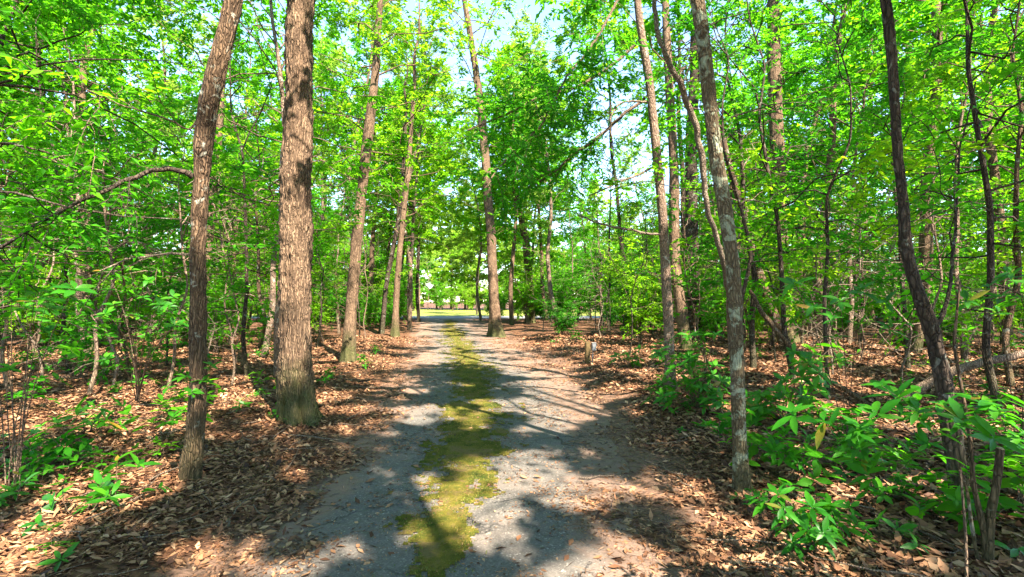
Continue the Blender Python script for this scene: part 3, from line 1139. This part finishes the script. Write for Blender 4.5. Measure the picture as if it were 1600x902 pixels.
def bevel_box(name, mat, size, loc, parent, bev=.008, rz=0, slope=0):
    bm = bmesh.new()
    bmesh.ops.create_cube(bm, size=1)
    for v in bm.verts:
        v.co.x *= size[0]
        v.co.y *= size[1]
        v.co.z = v.co.z * size[2] + size[2] / 2
        if slope and v.co.z > size[2] * .9:
            v.co.z += slope * v.co.x
    bmesh.ops.bevel(bm, geom=bm.edges[:], offset=bev, segments=2, affect='EDGES')
    me = bpy.data.meshes.new(name)
    bm.to_mesh(me)
    bm.free()
    me.materials.append(mat)
    o = bpy.data.objects.new(name, me)
    COL.objects.link(o)
    o.location = loc
    o.rotation_euler = (0, 0, rz)
    o.parent = parent
    return o


bevel_box('post_body', M['post_wood'], (.115, .115, .56), (0, 0, -.05), post, .012, .2, .12)
bx = bevel_box('utility_box', M['box_grey'], (.10, .09, .17), (.155, .01, .30), post, .012, .2)
bevel_box('box_cover', M['box_grey'], (.11, .10, .02), (0, 0, .171), bx, .006)
acc = Acc()
tube(acc, np.array([[.125, .0, -.03], [.126, .0, .15], [.13, .005, .31]]), [.012, .012, .012], 8)
acc.obj('conduit', M['box_grey'], post)

# ------------------------------------------------------------------ background tree kinds
def proto_tree(name, cat, H, h0, Rr, nl, seed, bark, leafmat, trunk_r, leaf=.12, lw=.48, sub_gap=.3, gap=.05, elev=(0, 50), wav=.12, twigs=3, droop=.25,
               prof=None):
    rg = np.random.default_rng(seed)
    root = empty(name, (0, -500, 0))
    k = 9
    P = np.stack([np.cumsum(rg.normal(0, wav, k)), np.cumsum(rg.normal(0, wav, k)), np.linspace(-.1, H, k)], 1)
    P[:, :2] -= P[0, :2]
    rad = trunk_r * (1 - .85 * np.linspace(0, 1, k) ** 1.2)
    Pr, rr, q = resample(P, rad, .12)
    wood = Acc()
    tube(wood, Pr, rr, 10, 0, trunk_disp(Pr, q, rr, 4, .25, .12 + trunk_r, .08, seed))
    tz = lambda z: np.array([np.interp(z, Pr[:, 2], Pr[:, 0]), np.interp(z, Pr[:, 2], Pr[:, 1]), z])
    c = make_crown(tz, h0, H, Rr, nl, seed + 1, leaf, lw, sub_gap, gap, prof, elev, wood, droop, twigs=twigs)
    c.obj('crown', [M[leafmat], M['twig']], root, smooth=False)
    wood.obj('trunk', M[bark], root)
    root['category'] = cat
    return root


under = [
    proto_tree('young_tree', 'tree', 9.5, 2.0, 2.7, 30, 101, 'bark_dark', 'leaf_a', .075),
    proto_tree('young_tree', 'tree', 8.0, 1.5, 2.5, 28, 102, 'bark_red', 'leaf_b', .06),
    proto_tree('young_tree', 'tree', 10.5, 2.6, 2.8, 30, 103, 'bark_pale', 'leaf_a', .085, leaf=.13),
    proto_tree('young_tree', 'tree', 7.5, 1.2, 2.3, 26, 104, 'bark_dark', 'leaf_c', .05, leaf=.12, lw=.36),
]
UD = ['young dark stemmed tree', 'young brown stemmed tree', 'young pale stemmed tree', 'low dark leaved tree']
tall = [
    proto_tree('tall_tree', 'tree', 19, 6.0, 4.0, 40, 111, 'bark_shaggy', 'leaf_a', .17, leaf=.18, sub_gap=.32, gap=.055, wav=.2),
    proto_tree('tall_tree', 'tree', 21, 8.0, 4.4, 40, 112, 'bark_dark', 'leaf_b', .15, leaf=.19, sub_gap=.33, gap=.058, wav=.22),
    proto_tree('tall_tree', 'tree', 17, 5.0, 3.6, 38, 113, 'bark_pale', 'leaf_e', .14, leaf=.17, sub_gap=.32, gap=.055, wav=.2),
]
TD = ['tall brown trunked tree', 'tall dark trunked tree', 'tall pale trunked tree']
sap = [
    proto_tree('sapling', 'sapling', 4.2, .9, 1.2, 16, 121, 'bark_pale', 'leaf_a', .026, leaf=.10, sub_gap=.25, gap=.05, wav=.10),
    proto_tree('sapling', 'sapling', 5.2, 1.6, 1.3, 14, 122, 'bark_dark', 'leaf_b', .03, leaf=.10, sub_gap=.28, gap=.05, wav=.14),
    proto_tree('sapling', 'sapling', 3.2, .5, 1.1, 16, 123, 'bark_red', 'leaf_c', .02, leaf=.10, sub_gap=.22, gap=.05, wav=.08),
]
SD = ['thin pale sapling', 'thin dark sapling', 'short leafy sapling']


def bare_proto(seed, H, bark):
    rg = np.random.default_rng(seed)
    root = empty('bare_sapling', (0, -500, 0))
    root['category'] = 'sapling'
    wood = Acc()
    lf = Acc()
    k = 9
    P = np.stack([np.cumsum(rg.normal(0, .09, k)), np.cumsum(rg.normal(0, .09, k)), np.linspace(-.05, H, k)], 1)
    P[:, :2] -= P[0, :2]
    Pr, rr, q = resample(P, .022 * (1 - .8 * np.linspace(0, 1, k)), .12)
    tube(wood, Pr, rr, 6)
    for i in range(26):
        j = rg.integers(3, len(Pr) - 1)
        az = rg.uniform(0, 6.28)
        D = np.array([math.cos(az), math.sin(az), rg.normal(.25, .4)])
        D /= np.linalg.norm(D)
        l = rg.uniform(.3, 1.3)
        qq = np.linspace(0, 1, 6)
        pp = Pr[j] + D * l * qq[:, None] + np.cumsum(rg.normal(0, .05, (6, 3)), 0) * qq[:, None]
        tube(wood, pp, np.linspace(.008, .002, 6), 4, cap=False)
        for _ in range(3):
            s = rg.integers(1, 5)
            D2 = D + rg.normal(0, .8, 3)
            tube(wood, pp[s] + D2 * l * .35 * qq[:, None], np.linspace(.004, .0015, 6), 3, cap=False)
        if rg.random() < .45:
            spray(lf, pp[-1], D, .35, rg, .10, .45, 0, 1, .06)
    lf.obj('crown', [M['leaf_a'], M['twig']], root, smooth=False)
    wood.obj('trunk', M[bark], root)
    return root


bare = [bare_proto(131, 3.4, 'twig_pale'), bare_proto(132, 4.4, 'twig'), bare_proto(133, 2.6, 'twig_pale')]
BD = ['bare twiggy pale sapling', 'bare twiggy brown sapling', 'low bare twiggy sapling']

# glossy whorled shrubs ------------------------------------------------
LT = [0, .1, .3, .55, .8, 1]
LW = [.10, .30, .82, 1.0, .62, .04]


def whorl(acc, p, axis_dir, rng, n=8, L=.16, mat=0, lw=.30):
    axis_dir = axis_dir / np.linalg.norm(axis_dir)
    ref = np.array([1.0, 0, 0]) if abs(axis_dir[0]) < .8 else np.array([0, 1.0, 0])
    u = np.cross(axis_dir, ref)
    u /= np.linalg.norm(u)
    w = np.cross(axis_dir, u)
    th = np.arange(n) * 2.39996 + rng.normal(0, .2, n)
    up = rng.uniform(.0, .55, n)
    A = u * np.cos(th)[:, None] + w * np.sin(th)[:, None] + axis_dir * up[:, None]
    N = axis_dir + rng.normal(0, .18, (n, 3)) - A * .2
    Ls = L * rng.uniform(.45, 1.2, n)
    P = p + axis_dir * rng.uniform(-.03, .015, n)[:, None]
    leaf_rows(acc, P, A, N, Ls, Ls * lw * rng.uniform(.85, 1.15, n), LT, LW, rng.uniform(.05, .35, n), .22, mat)


def whorl_shrub(name, label, base, tips, seed, L=.16, stem='twig', leafmat='leaf_d', cat='shrub', group=None, nl=(6, 10), lw=.3, r=.008, via=None):
    """tips: world points; a stem runs to each, with whorls of leaves along its end"""
    rg = np.random.default_rng(seed)
    base = np.asarray(base, float)
    root = empty(name, base)
    tag(root, label, cat, group)
    fol, st = Acc(), Acc()
    if via is not None:
        v_ = np.asarray(via) - base
        qv = np.linspace(0, 1, 7)
        tube(st, v_ * qv[:, None] + np.array([.06, .03, 0]) * np.sin(qv * 3.14)[:, None], np.linspace(r * 1.7, r * 1.2, 7), 7)
        origin = v_
    else:
        origin = np.zeros(3)
    for tip in tips:
        t = np.asarray(tip) - base - origin
        q = np.linspace(0, 1, 9)
        mid = np.array([t[0] * .35, t[1] * .35, t[2] * .75]) + rg.normal(0, .05, 3)
        P = ((1 - q) ** 2)[:, None] * np.array([rg.normal(0, .02), rg.normal(0, .02), -.02]) + (2 * q * (1 - q))[:, None] * mid + (q ** 2)[:, None] * t
        tube(st, P, np.linspace(r, r * .35, 9), 6)
        P = P + origin
        D = norm((P[-1] - P[-2])[None])[0]
        whorl(fol, P[-1], D * .6 + np.array([0, 0, .7]), rg, rg.integers(*nl), L, 0, lw)
        for _ in range(rg.integers(1, 4)):
            s = rg.uniform(.6, .95)
            p = np.array([np.interp(s, q, P[:, k]) for k in range(3)])
            off = rg.normal(0, 1, 3) * np.array([.12, .12, .06]) * (L / .16)
            qq = np.linspace(0, 1, 4)
            tube(st, p + off * qq[:, None], np.linspace(r * .4, r * .25, 4), 4, cap=False)
            whorl(fol, p + off, off * 2 + np.array([0, 0, .5]), rg, rg.integers(*nl), L * .85, 0, lw)
    fol.obj('foliage', M[leafmat], root)
    st.obj('stem', M[stem], root)
    return root


def gpt(px, py):
    p = on_ground(px, py)
    p[2] = float(ground_h(p[0], p[1]))
    return p


rg = np.random.default_rng(77)


def tips_px(lst, d, jit=.0):
    return [at_depth(x, y, d + rg.normal(0, jit)) for x, y in lst]


whorl_shrub('large_leaf_shrub', 'big bright green leaves on long arching sprays, nearest shrub at the right', (1.75, 1.95, float(ground_h(1.75, 1.95))),
    tips_px([(1240, 648), (1290, 660), (1325, 690), (1370, 645), (1358, 742), (1345, 700), (1435, 655), (1475, 632), (1500, 660), (1530, 625), (1572, 640), (1610, 640), (1400, 620)], 2.1, .06),
    1, L=.112, r=.004, lw=.31, via=at_depth(1500, 735, 2.12))
whorl_shrub('large_leaf_shrub', 'flat rosettes of bright leaves held high on thin stems left of wavy trunk', gpt(1330, 720),
    tips_px([(1345, 452), (1312, 468), (1240, 442), (1385, 470), (1270, 480)], 3.6, .25), 2, L=.12, r=.005, lw=.28)
whorl_shrub('large_leaf_shrub', 'tall leaf rosettes on thin stems right of the wavy trunk', gpt(1590, 760),
    tips_px([(1580, 425), (1545, 448), (1625, 440), (1510, 470)], 3.4, .2), 3, L=.12, r=.005, lw=.28)
whorl_shrub('seedling', 'small bright seedling of three leaf rosettes in litter, low right of lichen trunk', gpt(1268, 868),
    tips_px([(1272, 795), (1262, 830), (1285, 840), (1240, 850), (1215, 770), (1195, 785)], 3.05, .05), 4, L=.12, cat='seedling', r=.005)
whorl_shrub('glossy_shrub', 'dense glossy shrub of whorled leaves at foot of the slim pinkish trunk', gpt(1092, 645),
    [at_depth(x, y, 6.9 + rg.normal(0, .25)) for x, y in zip(rg.uniform(1025, 1140, 30), rg.uniform(520, 640, 30))] , 5, L=.16, nl=(7, 11))
whorl_shrub('glossy_shrub', 'dense glossy shrub between the lichen trunk and the fallen dead limb', gpt(1225, 665),
    [at_depth(x, y, 6.0 + rg.normal(0, .3)) for x, y in zip(rg.uniform(1165, 1310, 18), rg.uniform(535, 660, 18))], 6, L=.18, nl=(7, 11))
whorl_shrub('glossy_shrub', 'low dark leafy shrub below the large bright leaves, right of lichen trunk', gpt(1250, 745),
    [at_depth(x, y, 4.3 + rg.normal(0, .2)) for x, y in zip(rg.uniform(1190, 1330, 6), rg.uniform(650, 740, 6))], 7, L=.13, leafmat='leaf_c')
whorl_shrub('broad_leaf_plant', 'long lance shaped leaves on an arching stem in litter left of curved trunk', gpt(140, 690),
    tips_px([(150, 635), (165, 655), (120, 650), (190, 665)], 5.2, .1), 8, L=.20, cat='plant', lw=.22, nl=(4, 6))
whorl_shrub('broad_leaf_shrub', 'leafy shrub with rounded leaves reaching in at the left edge', (-3.95, 3.9, float(ground_h(-3.95, 3.9))),
    [at_depth(x, y, 3.9 + rg.normal(0, .3)) for x, y in zip(rg.uniform(-30, 150, 9), rg.uniform(415, 550, 9))], 9, r=.005, L=.13, lw=.42, leafmat='leaf_d')
whorl_shrub('broad_leaf_shrub', 'sparse leafy shrub between the left edge and the curved trunk', gpt(215, 640),
    [at_depth(x, y, 5.8 + rg.normal(0, .4)) for x, y in zip(rg.uniform(150, 290, 12), rg.uniform(420, 590, 12))], 10, L=.11, lw=.42, leafmat='leaf_d')
whorl_shrub('sprout', 'leafy sprout hugging the lower curved reddish trunk', gpt(312, 738),
    tips_px([(318, 555), (330, 570), (300, 612), (275, 650), (290, 590), (262, 605)], 4.25, .06), 11, L=.10, lw=.4, cat='plant', r=.005)
whorl_shrub('sprout', 'tiny green sprout at the foot of the thick shaggy trunk', gpt(440, 662),
    tips_px([(435, 645), (448, 640), (455, 650), (428, 655)], 6.2, .05), 12, L=.09, lw=.4, cat='plant', r=.004)
whorl_shrub('seedling', 'bright seedling at the lower left corner of the litter', gpt(75, 890),
    tips_px([(60, 868), (95, 872), (80, 850)], 2.95, .05), 13, L=.11, cat='seedling', r=.004)
whorl_shrub('seedling', 'seedling with a few upright leaves beside the driveway bank, left of curved trunk', gpt(115, 735),
    tips_px([(105, 715), (125, 700), (125, 765)], 4.5, .05), 14, L=.12, cat='seedling', r=.004)
whorl_shrub('seedling', 'low leafy clump near the lichen trunk base', gpt(1190, 790),
    tips_px([(1185, 770), (1205, 800), (1170, 790), (1225, 760)], 3.8, .05), 15, L=.08, cat='seedling', r=.004, leafmat='leaf_d')
whorl_shrub('sprout', 'light green sprout beside the wooden post', gpt(975, 580),
    tips_px([(965, 558), (980, 552), (990, 565), (1000, 560)], 11, .1), 16, L=.22, cat='plant', r=.006)

# ------------------------------------------------------------------ placing the woods
ZONES = [(-400, 150, 'left of', 'the curved trunk'), (150, 300, 'just left of', 'the curved trunk'), (300, 380, 'just right of', 'the curved trunk'), (380, 465, 'just left of', 'the shaggy trunk'),
         (465, 560, 'right of', 'the shaggy trunk'), (560, 690, 'along left of', 'the driveway'), (690, 735, 'at the end of', 'the driveway'),
         (735, 860, 'along right of', 'the driveway'), (860, 960, 'behind', 'the wooden post'), (960, 1045, 'left of', 'the slim pinkish trunk'), (1045, 1150, 'left of', 'the lichen trunk'),
         (1150, 1225, 'right of', 'the lichen trunk'), (1225, 1330, 'right of', 'the rough grey trunk'), (1330, 1430, 'left of', 'the wavy trunk'),
         (1430, 1520, 'right of', 'the wavy trunk'), (1520, 2600, 'far right of', 'the wavy trunk')]
ORD = ['first', 'second', 'third', 'fourth', 'fifth', 'sixth', 'seventh', 'eighth', 'ninth', 'tenth', 'eleventh', 'twelfth', 'thirteenth', 'fourteenth', 'fifteenth', 'sixteenth']
PENDING = []      # (obj, desc, group)


def put(proto, x, y, rz, s, desc, group, sz=1.0, tilt=(0, 0)):
    o = copy_tree(proto)
    o.location = (x, y, float(ground_h(x, y)) - .02)
    o.rotation_euler = (tilt[0], tilt[1], rz)
    o.scale = (s, s, s * sz)
    PENDING.append((o, desc, group))
    return o


def label_all():
    buckets = {}
    for o, desc, group in PENDING:
        x, y = o.location.x, o.location.y
        if y < 1.0:
            key = (desc, 'beside', 'behind the camera position')
            px = x
        else:
            px, _, _ = project((x, y, .5))
            z = next((z for z in ZONES if z[0] <= px < z[1]), ZONES[0] if px < 0 else ZONES[-1])
            band = 'near' if y < 11 else ('mid' if y < 22 else ('deep' if y < 42 else 'beyond'))
            key = (desc, band, z[2] + ' ' + z[3])
        buckets.setdefault(key, []).append((px, o, group))
    for (desc, band, place), lst in buckets.items():
        lst.sort(key=lambda e: e[0])
        w = {'near': 'near', 'mid': 'midway back', 'deep': 'far back', 'beyond': 'beyond the street', 'beside': ''}[band]
        for i, (px, o, group) in enumerate(lst):
            if len(lst) == 1:
                s = f'{desc}, {w} {place}'
            else:
                s = f'{desc}, {ORD[min(i, 15)]} from left, {w} {place}'
            tag(o, ' '.join(s.split()), None, group)


rs = random.Random(9)
placed = [(b[1][0], b[1][1], 1.2) for b in LANDMARK]


def free(x, y, dmin):
    return all((x - a) ** 2 + (y - b) ** 2 > (dmin + e * .3) ** 2 for a, b, e in placed)


def road_mid(y):
    return (float(road_l(y)) + float(road_r(y))) / 2


def scatter(protos, descs, n, y0, y1, off0, dmin, srange, group, pw=1.0, halfang=1.18, maxoff=40, tilt=.05, zrange=(.9, 1.15)):
    c = tries = 0
    while c < n and tries < n * 60:
        tries += 1
        y = y0 + (y1 - y0) * rs.random() ** pw
        lim = halfang * y + 3
        x = rs.uniform(-min(lim, maxoff), min(lim, maxoff))
        m = road_mid(min(y, END_Y))
        if abs(x - m) < off0 + rs.random() * 1.0:
            continue
        if not free(x, y, dmin):
            continue
        placed.append((x, y, dmin))
        k = rs.randrange(len(protos))
        put(protos[k], x, y, rs.uniform(0, 6.28), rs.uniform(*srange), descs[k], group, rs.uniform(*zrange), (rs.gauss(0, tilt), rs.gauss(0, tilt)))
        c += 1


scatter(tall, TD, 54, 12, 43, 5.0, 2.2, (.85, 1.15), 'tall trees in the woods')
scatter(under, UD, 105, 9, 42, 4.6, 1.5, (.75, 1.15), 'young trees in the woods', pw=1.25)
scatter(sap, SD, 120, 7.5, 36, 3.4, .6, (.75, 1.45), 'saplings in the woods', pw=1.4)
scatter(bare, BD, 66, 8.0, 30, 3.4, .6, (.8, 1.25), 'bare saplings in the woods', pw=1.4)

def bush_proto(seed, H, Rr, leafmat, leaf=.10):
    rg = np.random.default_rng(seed)
    root = empty('understory_bush', (0, -500, 0))
    root['category'] = 'bush'
    st, lf = Acc(), Acc()
    for i in range(11):
        az = i * 2.4 + rg.normal(0, .3)
        q = np.linspace(0, 1, 8)
        tip = np.array([math.cos(az) * Rr * rg.uniform(.3, 1), math.sin(az) * Rr * rg.uniform(.3, 1), H * rg.uniform(.6, 1.05)])
        P = tip * np.stack([q ** 1.5, q ** 1.5, q], 1) + np.cumsum(rg.normal(0, .03, (8, 3)), 0)
        P[0] = (rg.normal(0, .05), rg.normal(0, .05), -.05)
        tube(st, P, np.linspace(.014, .004, 8), 5)
        for j in range(16):
            s_ = rg.uniform(.25, 1)
            p = np.array([np.interp(s_, q, P[:, k]) for k in range(3)])
            a2 = rg.uniform(0, 6.28)
            D = np.array([math.cos(a2), math.sin(a2), rg.normal(.15, .3)])
            D /= np.linalg.norm(D)
            spray(lf, p, D, rg.uniform(.3, .8) * Rr * .7, rg, leaf, .45, 0, 1, .06)
            spray(lf, p + D * .2, norm((D + rg.normal(0, .6, 3))[None])[0], rg.uniform(.2, .5) * Rr * .7, rg, leaf, .45, 0, 1, .06)
    lf.obj('foliage', [M[leafmat], M['twig']], root, smooth=False)
    st.obj('stem', M['twig'], root)
    return root


bush = [bush_proto(141, 2.4, 1.2, 'leaf_a'), bush_proto(142, 3.2, 1.4, 'leaf_b', .11), bush_proto(143, 1.6, 1.1, 'leaf_c')]
BSD = ['leafy green bush', 'yellow green bush', 'dark green bush']
scatter(bush, BSD, 70, 11, 30, 3.8, .5, (.8, 1.25), 'bushes in the woods', pw=1.0)
scatter(bush, BSD, 120, 30, 43.5, 3.2, .5, (1.2, 2.0), 'bushes in the woods', maxoff=48)
scatter(under, UD, 64, 52.5, 72, 12, 1.0, (1.0, 1.4), 'young trees in the woods', maxoff=52)

# particular near ones: leafy boughs that hang into the frame
for p, dsc, x, y, rz, s in ((under[3], UD[3], -5.9, 5.2, .5, 1.0), (under[0], UD[0], -8.2, 7.4, 2.0, .95), (under[2], UD[2], -4.6, 9.6, 1.0, .9),
                            (under[3], UD[3], 6.4, 6.4, 1.2, 1.0), (under[0], UD[0], 5.2, 10.5, 4.0, .9), (under[1], UD[1], 8.8, 8.6, .3, 1.0)):
    put(p, x, y, rz, s, dsc, 'young trees in the woods')

far_tree = [proto_tree('spreading_tree', 'tree', 21, 1.6, 6.2, 54, 151, 'bark_pale', 'leaf_e', .22, leaf=.42, lw=.6, sub_gap=.5, gap=.10, elev=(-5, 50)),
            proto_tree('spreading_tree', 'tree', 17, 1.2, 5.6, 50, 152, 'bark_shaggy', 'leaf_e', .2, leaf=.40, lw=.6, sub_gap=.5, gap=.10, elev=(-5, 50))]
FD = ['pale spreading tree', 'green spreading tree']
for i in range(34):
    x = -56 + i * 3.4 + rs.uniform(-1.2, 1.2)
    k = rs.randrange(2)
    put(far_tree[k], x, rs.uniform(83, 98), rs.uniform(0, 6.28), rs.uniform(.75, 1.15), FD[k], 'trees beyond the street')
for k, px, y, s in ((1, 655, 37, .95), (2, 752, 39, .9), (1, 640, 30, .85), (1, 745, 57, .85), (2, 655, 58, .9), (2, 622, 41, 1.0), (2, 772, 42, 1.0), (2, 640, 26, .9), (0, 800, 31, .95)):
    put(tall[k], (px - CX) / F_PX * y, y, rs.uniform(0, 6.28), s, TD[k], 'tall trees in the woods')
# beyond the street
for i in range(0):
    x = -46 + i * 2.85 + rs.uniform(-1, 1)
    y = rs.uniform(88, 104)
    k = rs.randrange(3)
    put(tall[k], x, y, rs.uniform(0, 6.28), rs.uniform(.85, 1.1), TD[k], 'trees beyond the street')
for i in range(16):
    x = -32 + i * 4.2 + rs.uniform(-1, 1)
    k = rs.randrange(3)
    put(under[k], x, rs.uniform(84, 88), rs.uniform(0, 6.28), rs.uniform(.8, 1.1), UD[k], 'trees beyond the street')

for i in range(30):
    k = rs.randrange(3)
    put(bush[k], -42 + i * 2.7 + rs.uniform(-1, 1), rs.uniform(76, 83), rs.uniform(0, 6.28), rs.uniform(1.2, 2.4), BSD[k], 'bushes in the woods')
# trees beside and behind the camera, whose crowns shade the driveway
for x, y, k, s in ((1.8, -5.6, 1, .72), (-1.6, -8.4, 0, .75), (-3.6, -3.6, 2, .7), (9.2, -6.5, 2, .8), (.8, -11, 1, .8), (4.4, -8.6, 0, .75), (-7.5, -8, 1, .8), (5.6, .6, 0, .75), (8.5, 2.2, 2, .8), (6.8, -3.4, 1, .75), (3.4, -4.2, 2, .7), (10.5, -1.2, 0, .8), (-5.0, -.4, 2, .75), (-6, -5, 0, .8), (12.5, 4.2, 1, .85)):
    put(tall[k], x, y, rs.uniform(0, 6.28), s, TD[k], 'tall trees in the woods')
for x, y, k, s, rz in ((2.9, -1.6, 1, .68, .4), (-.4, -4.4, 2, .7, 1.7), (5.4, -6.3, 0, .75, 3.0), (4.6, 2.0, 2, .68, 2.2)):
    put(tall[k], x, y, rz, s, TD[k], 'tall trees in the woods')
label_all()


def sun_patch(x, y):
    """where the canopy has openings towards the sun"""
    f = fbm(x * .9 + 3, y * .7, 2.0, 2) * .55 + fbm(x * 2.3, y * 1.7, 6.0, 2) * .45 + fbm(x * 5.5, y * 4.2, 1.0, 2) * .30
    for (gx, gy, sx, sy, w_) in OPEN:
        f = f + 1.25 * w_ * np.exp(-((x - gx) / sx) ** 2 - ((y - gy) / sy) ** 2)
    return f - .20 * sstep(12, 8, y) * sstep(3.0, 1.5, np.abs(x - road_mid_np(y))) + .10 * sstep(9, 20, y) + (.10 - .17 * sstep(12, 8, y)) * sstep(2.0, 4.0, np.abs(x - road_mid_np(y)))


OPEN = []
for (px, py, wx, hy, w_) in ((540, 850, 60, 22, .7), (330, 850, 90, 35, .6), (235, 790, 60, 25, .5), (700, 800, 70, 40, .7), (690, 870, 50, 24, .5), (970, 850, 50, 20, .7), (800, 755, 35, 14, .8),
                             (660, 755, 22, 16, .8), (880, 640, 70, 28, .9), (960, 760, 90, 22, .9), (830, 600, 60, 10, .9), (650, 640, 45, 8, .8), (690, 690, 40, 8, .7), (545, 640, 30, 14, .5),
                             (1080, 760, 30, 18, .6), (730, 560, 30, 5, .6), (700, 530, 40, 3, .6), (1190, 860, 80, 18, .3), (620, 600, 20, 6, .5), (900, 900, 60, 10, .6),
                             (600, 780, 50, 25, -.7), (860, 820, 60, 40, -.7), (640, 700, 60, 20, -.6), (690, 590, 30, 8, -.5), (1100, 680, 80, 30, -.5), (420, 740, 70, 30, -.6), (820, 690, 60, 12, -.5)):
    g_ = on_ground(px, py)
    OPEN.append((g_[0], g_[1], wx / F_PX * g_[1], max(.25, (on_ground(px, py - hy)[1] - on_ground(px, py + hy)[1]) / 2), w_))


def open_crown(o, seed):
    """drop the leaves that stand between the sun and an opening; each such crown gets a mesh of its own"""
    me = o.data
    mw = np.array(o.matrix_world)
    nv = len(me.vertices)
    v = np.empty(nv * 3, np.float32)
    me.vertices.foreach_get('co', v)
    v = v.reshape(-1, 3)
    wv = v @ mw[:3, :3].T + mw[:3, 3]
    k = wv[:, 2:3] / SUNV[2]
    g = wv - k * SUNV[None]
    gx, gy = g[:, 0], g[:, 1]
    rx = gx - road_mid_np(gy)
    inz = (np.abs(rx) < 15) & (gy > 1.0) & (gy < 36)
    if inz.mean() < .01:
        return 0
    nf = len(me.polygons)
    mi = np.empty(nf, np.int32)
    me.polygons.foreach_get('material_index', mi)
    ls = np.empty(nf, np.int32)
    me.polygons.foreach_get('loop_start', ls)
    lt = np.empty(nf, np.int32)
    me.polygons.foreach_get('loop_total', lt)
    li = np.empty(len(me.loops), np.int32)
    me.loops.foreach_get('vertex_index', li)
    first = li[ls]
    tri = (mi == 0) & (lt == 3)
    drop_v = inz & (sun_patch(gx, gy) > .05)
    leaf0 = first          # both triangles of a leaf start at its first vertex
    hsh = _hash(leaf0.astype(np.int64), np.int64(seed), np.int64(7))
    keep = ~(drop_v[leaf0] & (~tri | (hsh > .02)))
    acc = Acc()
    used = np.zeros(nv, bool)
    for n_ in (3, 4):
        q = keep & (lt == n_)
        if not q.any():
            continue
        used[li[ls[q][:, None] + np.arange(n_)].ravel()] = True
    remap = np.cumsum(used) - 1
    acc.add(v[used], np.zeros((0, 3), np.int64))
    acc.n = 0
    for n_ in (3, 4):
        for m_ in (0, 1):
            q = keep & (lt == n_) & (mi == m_)
            if q.any():
                acc.f.append(remap[li[ls[q][:, None] + np.arange(n_)]])
                acc.m.append(m_)
    acc.f = acc.f[1:]
    acc.m = acc.m[1:]
    o.data = acc.mesh('crown', list(me.materials), False)
    return 1


def road_mid_np(y):
    yy = np.clip(y, 0, END_Y)
    return (road_l(yy) + road_r(yy)) / 2


SUN_EL, SUN_AZ = 50.0, 146.0     # azimuth clockwise from +Y
SUNV = np.array([math.sin(R(SUN_AZ)) * math.cos(R(SUN_EL)), math.cos(R(SUN_AZ)) * math.cos(R(SUN_EL)), math.sin(R(SUN_EL))])
bpy.context.view_layer.update()
n_open = 0
for i, o in enumerate(list(COL.objects)):
    if o.type == 'MESH' and o.name.split('.')[0] == 'crown' and o.parent and o.parent.location.y > -100:
        n_open += open_crown(o, i)
print('crowns opened', n_open)
for p in under + tall + sap + bare + bush + far_tree:
    for ch in list(p.children):
        bpy.data.objects.remove(ch)
    bpy.data.objects.remove(p)

# small seedlings over the litter
sp = []
for i in range(3):
    rgx = np.random.default_rng(200 + i)
    o = whorl_shrub('seedling', None, (0, -500, 0), [np.array([rgx.normal(0, .09), -500 + rgx.normal(0, .09), rgx.uniform(.10, .32)]) for _ in range(3 + i)], 210 + i, L=.10, cat='seedling', r=.003,
                    leafmat=['leaf_d', 'leaf_a', 'leaf_c'][i], lw=[.3, .42, .36][i], nl=(4, 8))
    sp.append(o)
PENDING.clear()
c = 0
while c < 110:
    y = 3.2 + 15 * rs.random() ** 1.5
    x = rs.uniform(-1.1 * y, 1.1 * y)
    dd_ = float(road_dist(x, y))
    if dd_ < .9:
        continue
    k = rs.randrange(3)
    put(sp[k], x, y, rs.uniform(0, 6.28), rs.uniform(.7, 1.6), ['glossy leaved seedling', 'light green seedling', 'dark green seedling'][k], 'seedlings in the leaf litter')
    c += 1
label_all()
for p in sp:
    for ch in list(p.children):
        bpy.data.objects.remove(ch)
    bpy.data.objects.remove(p)

# ------------------------------------------------------------------ light, world, camera
sv = Vector((math.sin(R(SUN_AZ)) * math.cos(R(SUN_EL)), math.cos(R(SUN_AZ)) * math.cos(R(SUN_EL)), math.sin(R(SUN_EL))))
w = bpy.data.worlds.new('World')
scene.world = w
w.use_nodes = True
nt = w.node_tree
bg = nt.nodes.get('Background') or nt.nodes.new('ShaderNodeBackground')
sky = nt.nodes.new('ShaderNodeTexSky')
sky.sky_type = 'NISHITA'
sky.sun_disc = False
sky.dust_density = .1
sky.ozone_density = 1.6
sky.sun_elevation = R(SUN_EL)
sky.sun_rotation = R(SUN_AZ)
nt.links.new(sky.outputs[0], bg.inputs['Color'])
bg.inputs['Strength'].default_value = .092
ld = bpy.data.lights.new('sun', 'SUN')
ld.energy = 4.6
ld.angle = R(.53)
ld.color = (1, .88, .73)
lo = bpy.data.objects.new('sun', ld)
COL.objects.link(lo)
lo.rotation_euler = sv.to_track_quat('Z', 'Y').to_euler()
lo.location = sv * 60

cam = bpy.data.cameras.new('camera')
cam.sensor_width = 36
cam.lens = F_PX / 1600 * 36
cam.clip_start = .05
cam.clip_end = 2000
co = bpy.data.objects.new('camera', cam)
COL.objects.link(co)
co.location = (0, 0, CAM_H)
co.rotation_euler = (math.pi / 2 + PITCH, 0, 0)
scene.camera = co

scene.view_settings.view_transform = 'Standard'
scene.view_settings.look = 'None'
scene.view_settings.gamma = 1
scene.view_settings.exposure = 3.08
cy = scene.cycles
cy.max_bounces = 8
cy.diffuse_bounces = 5
cy.glossy_bounces = 2
cy.transmission_bounces = 5
cy.transparent_max_bounces = 4
cy.caustics_reflective = False
cy.caustics_refractive = False
cy.use_denoising = True
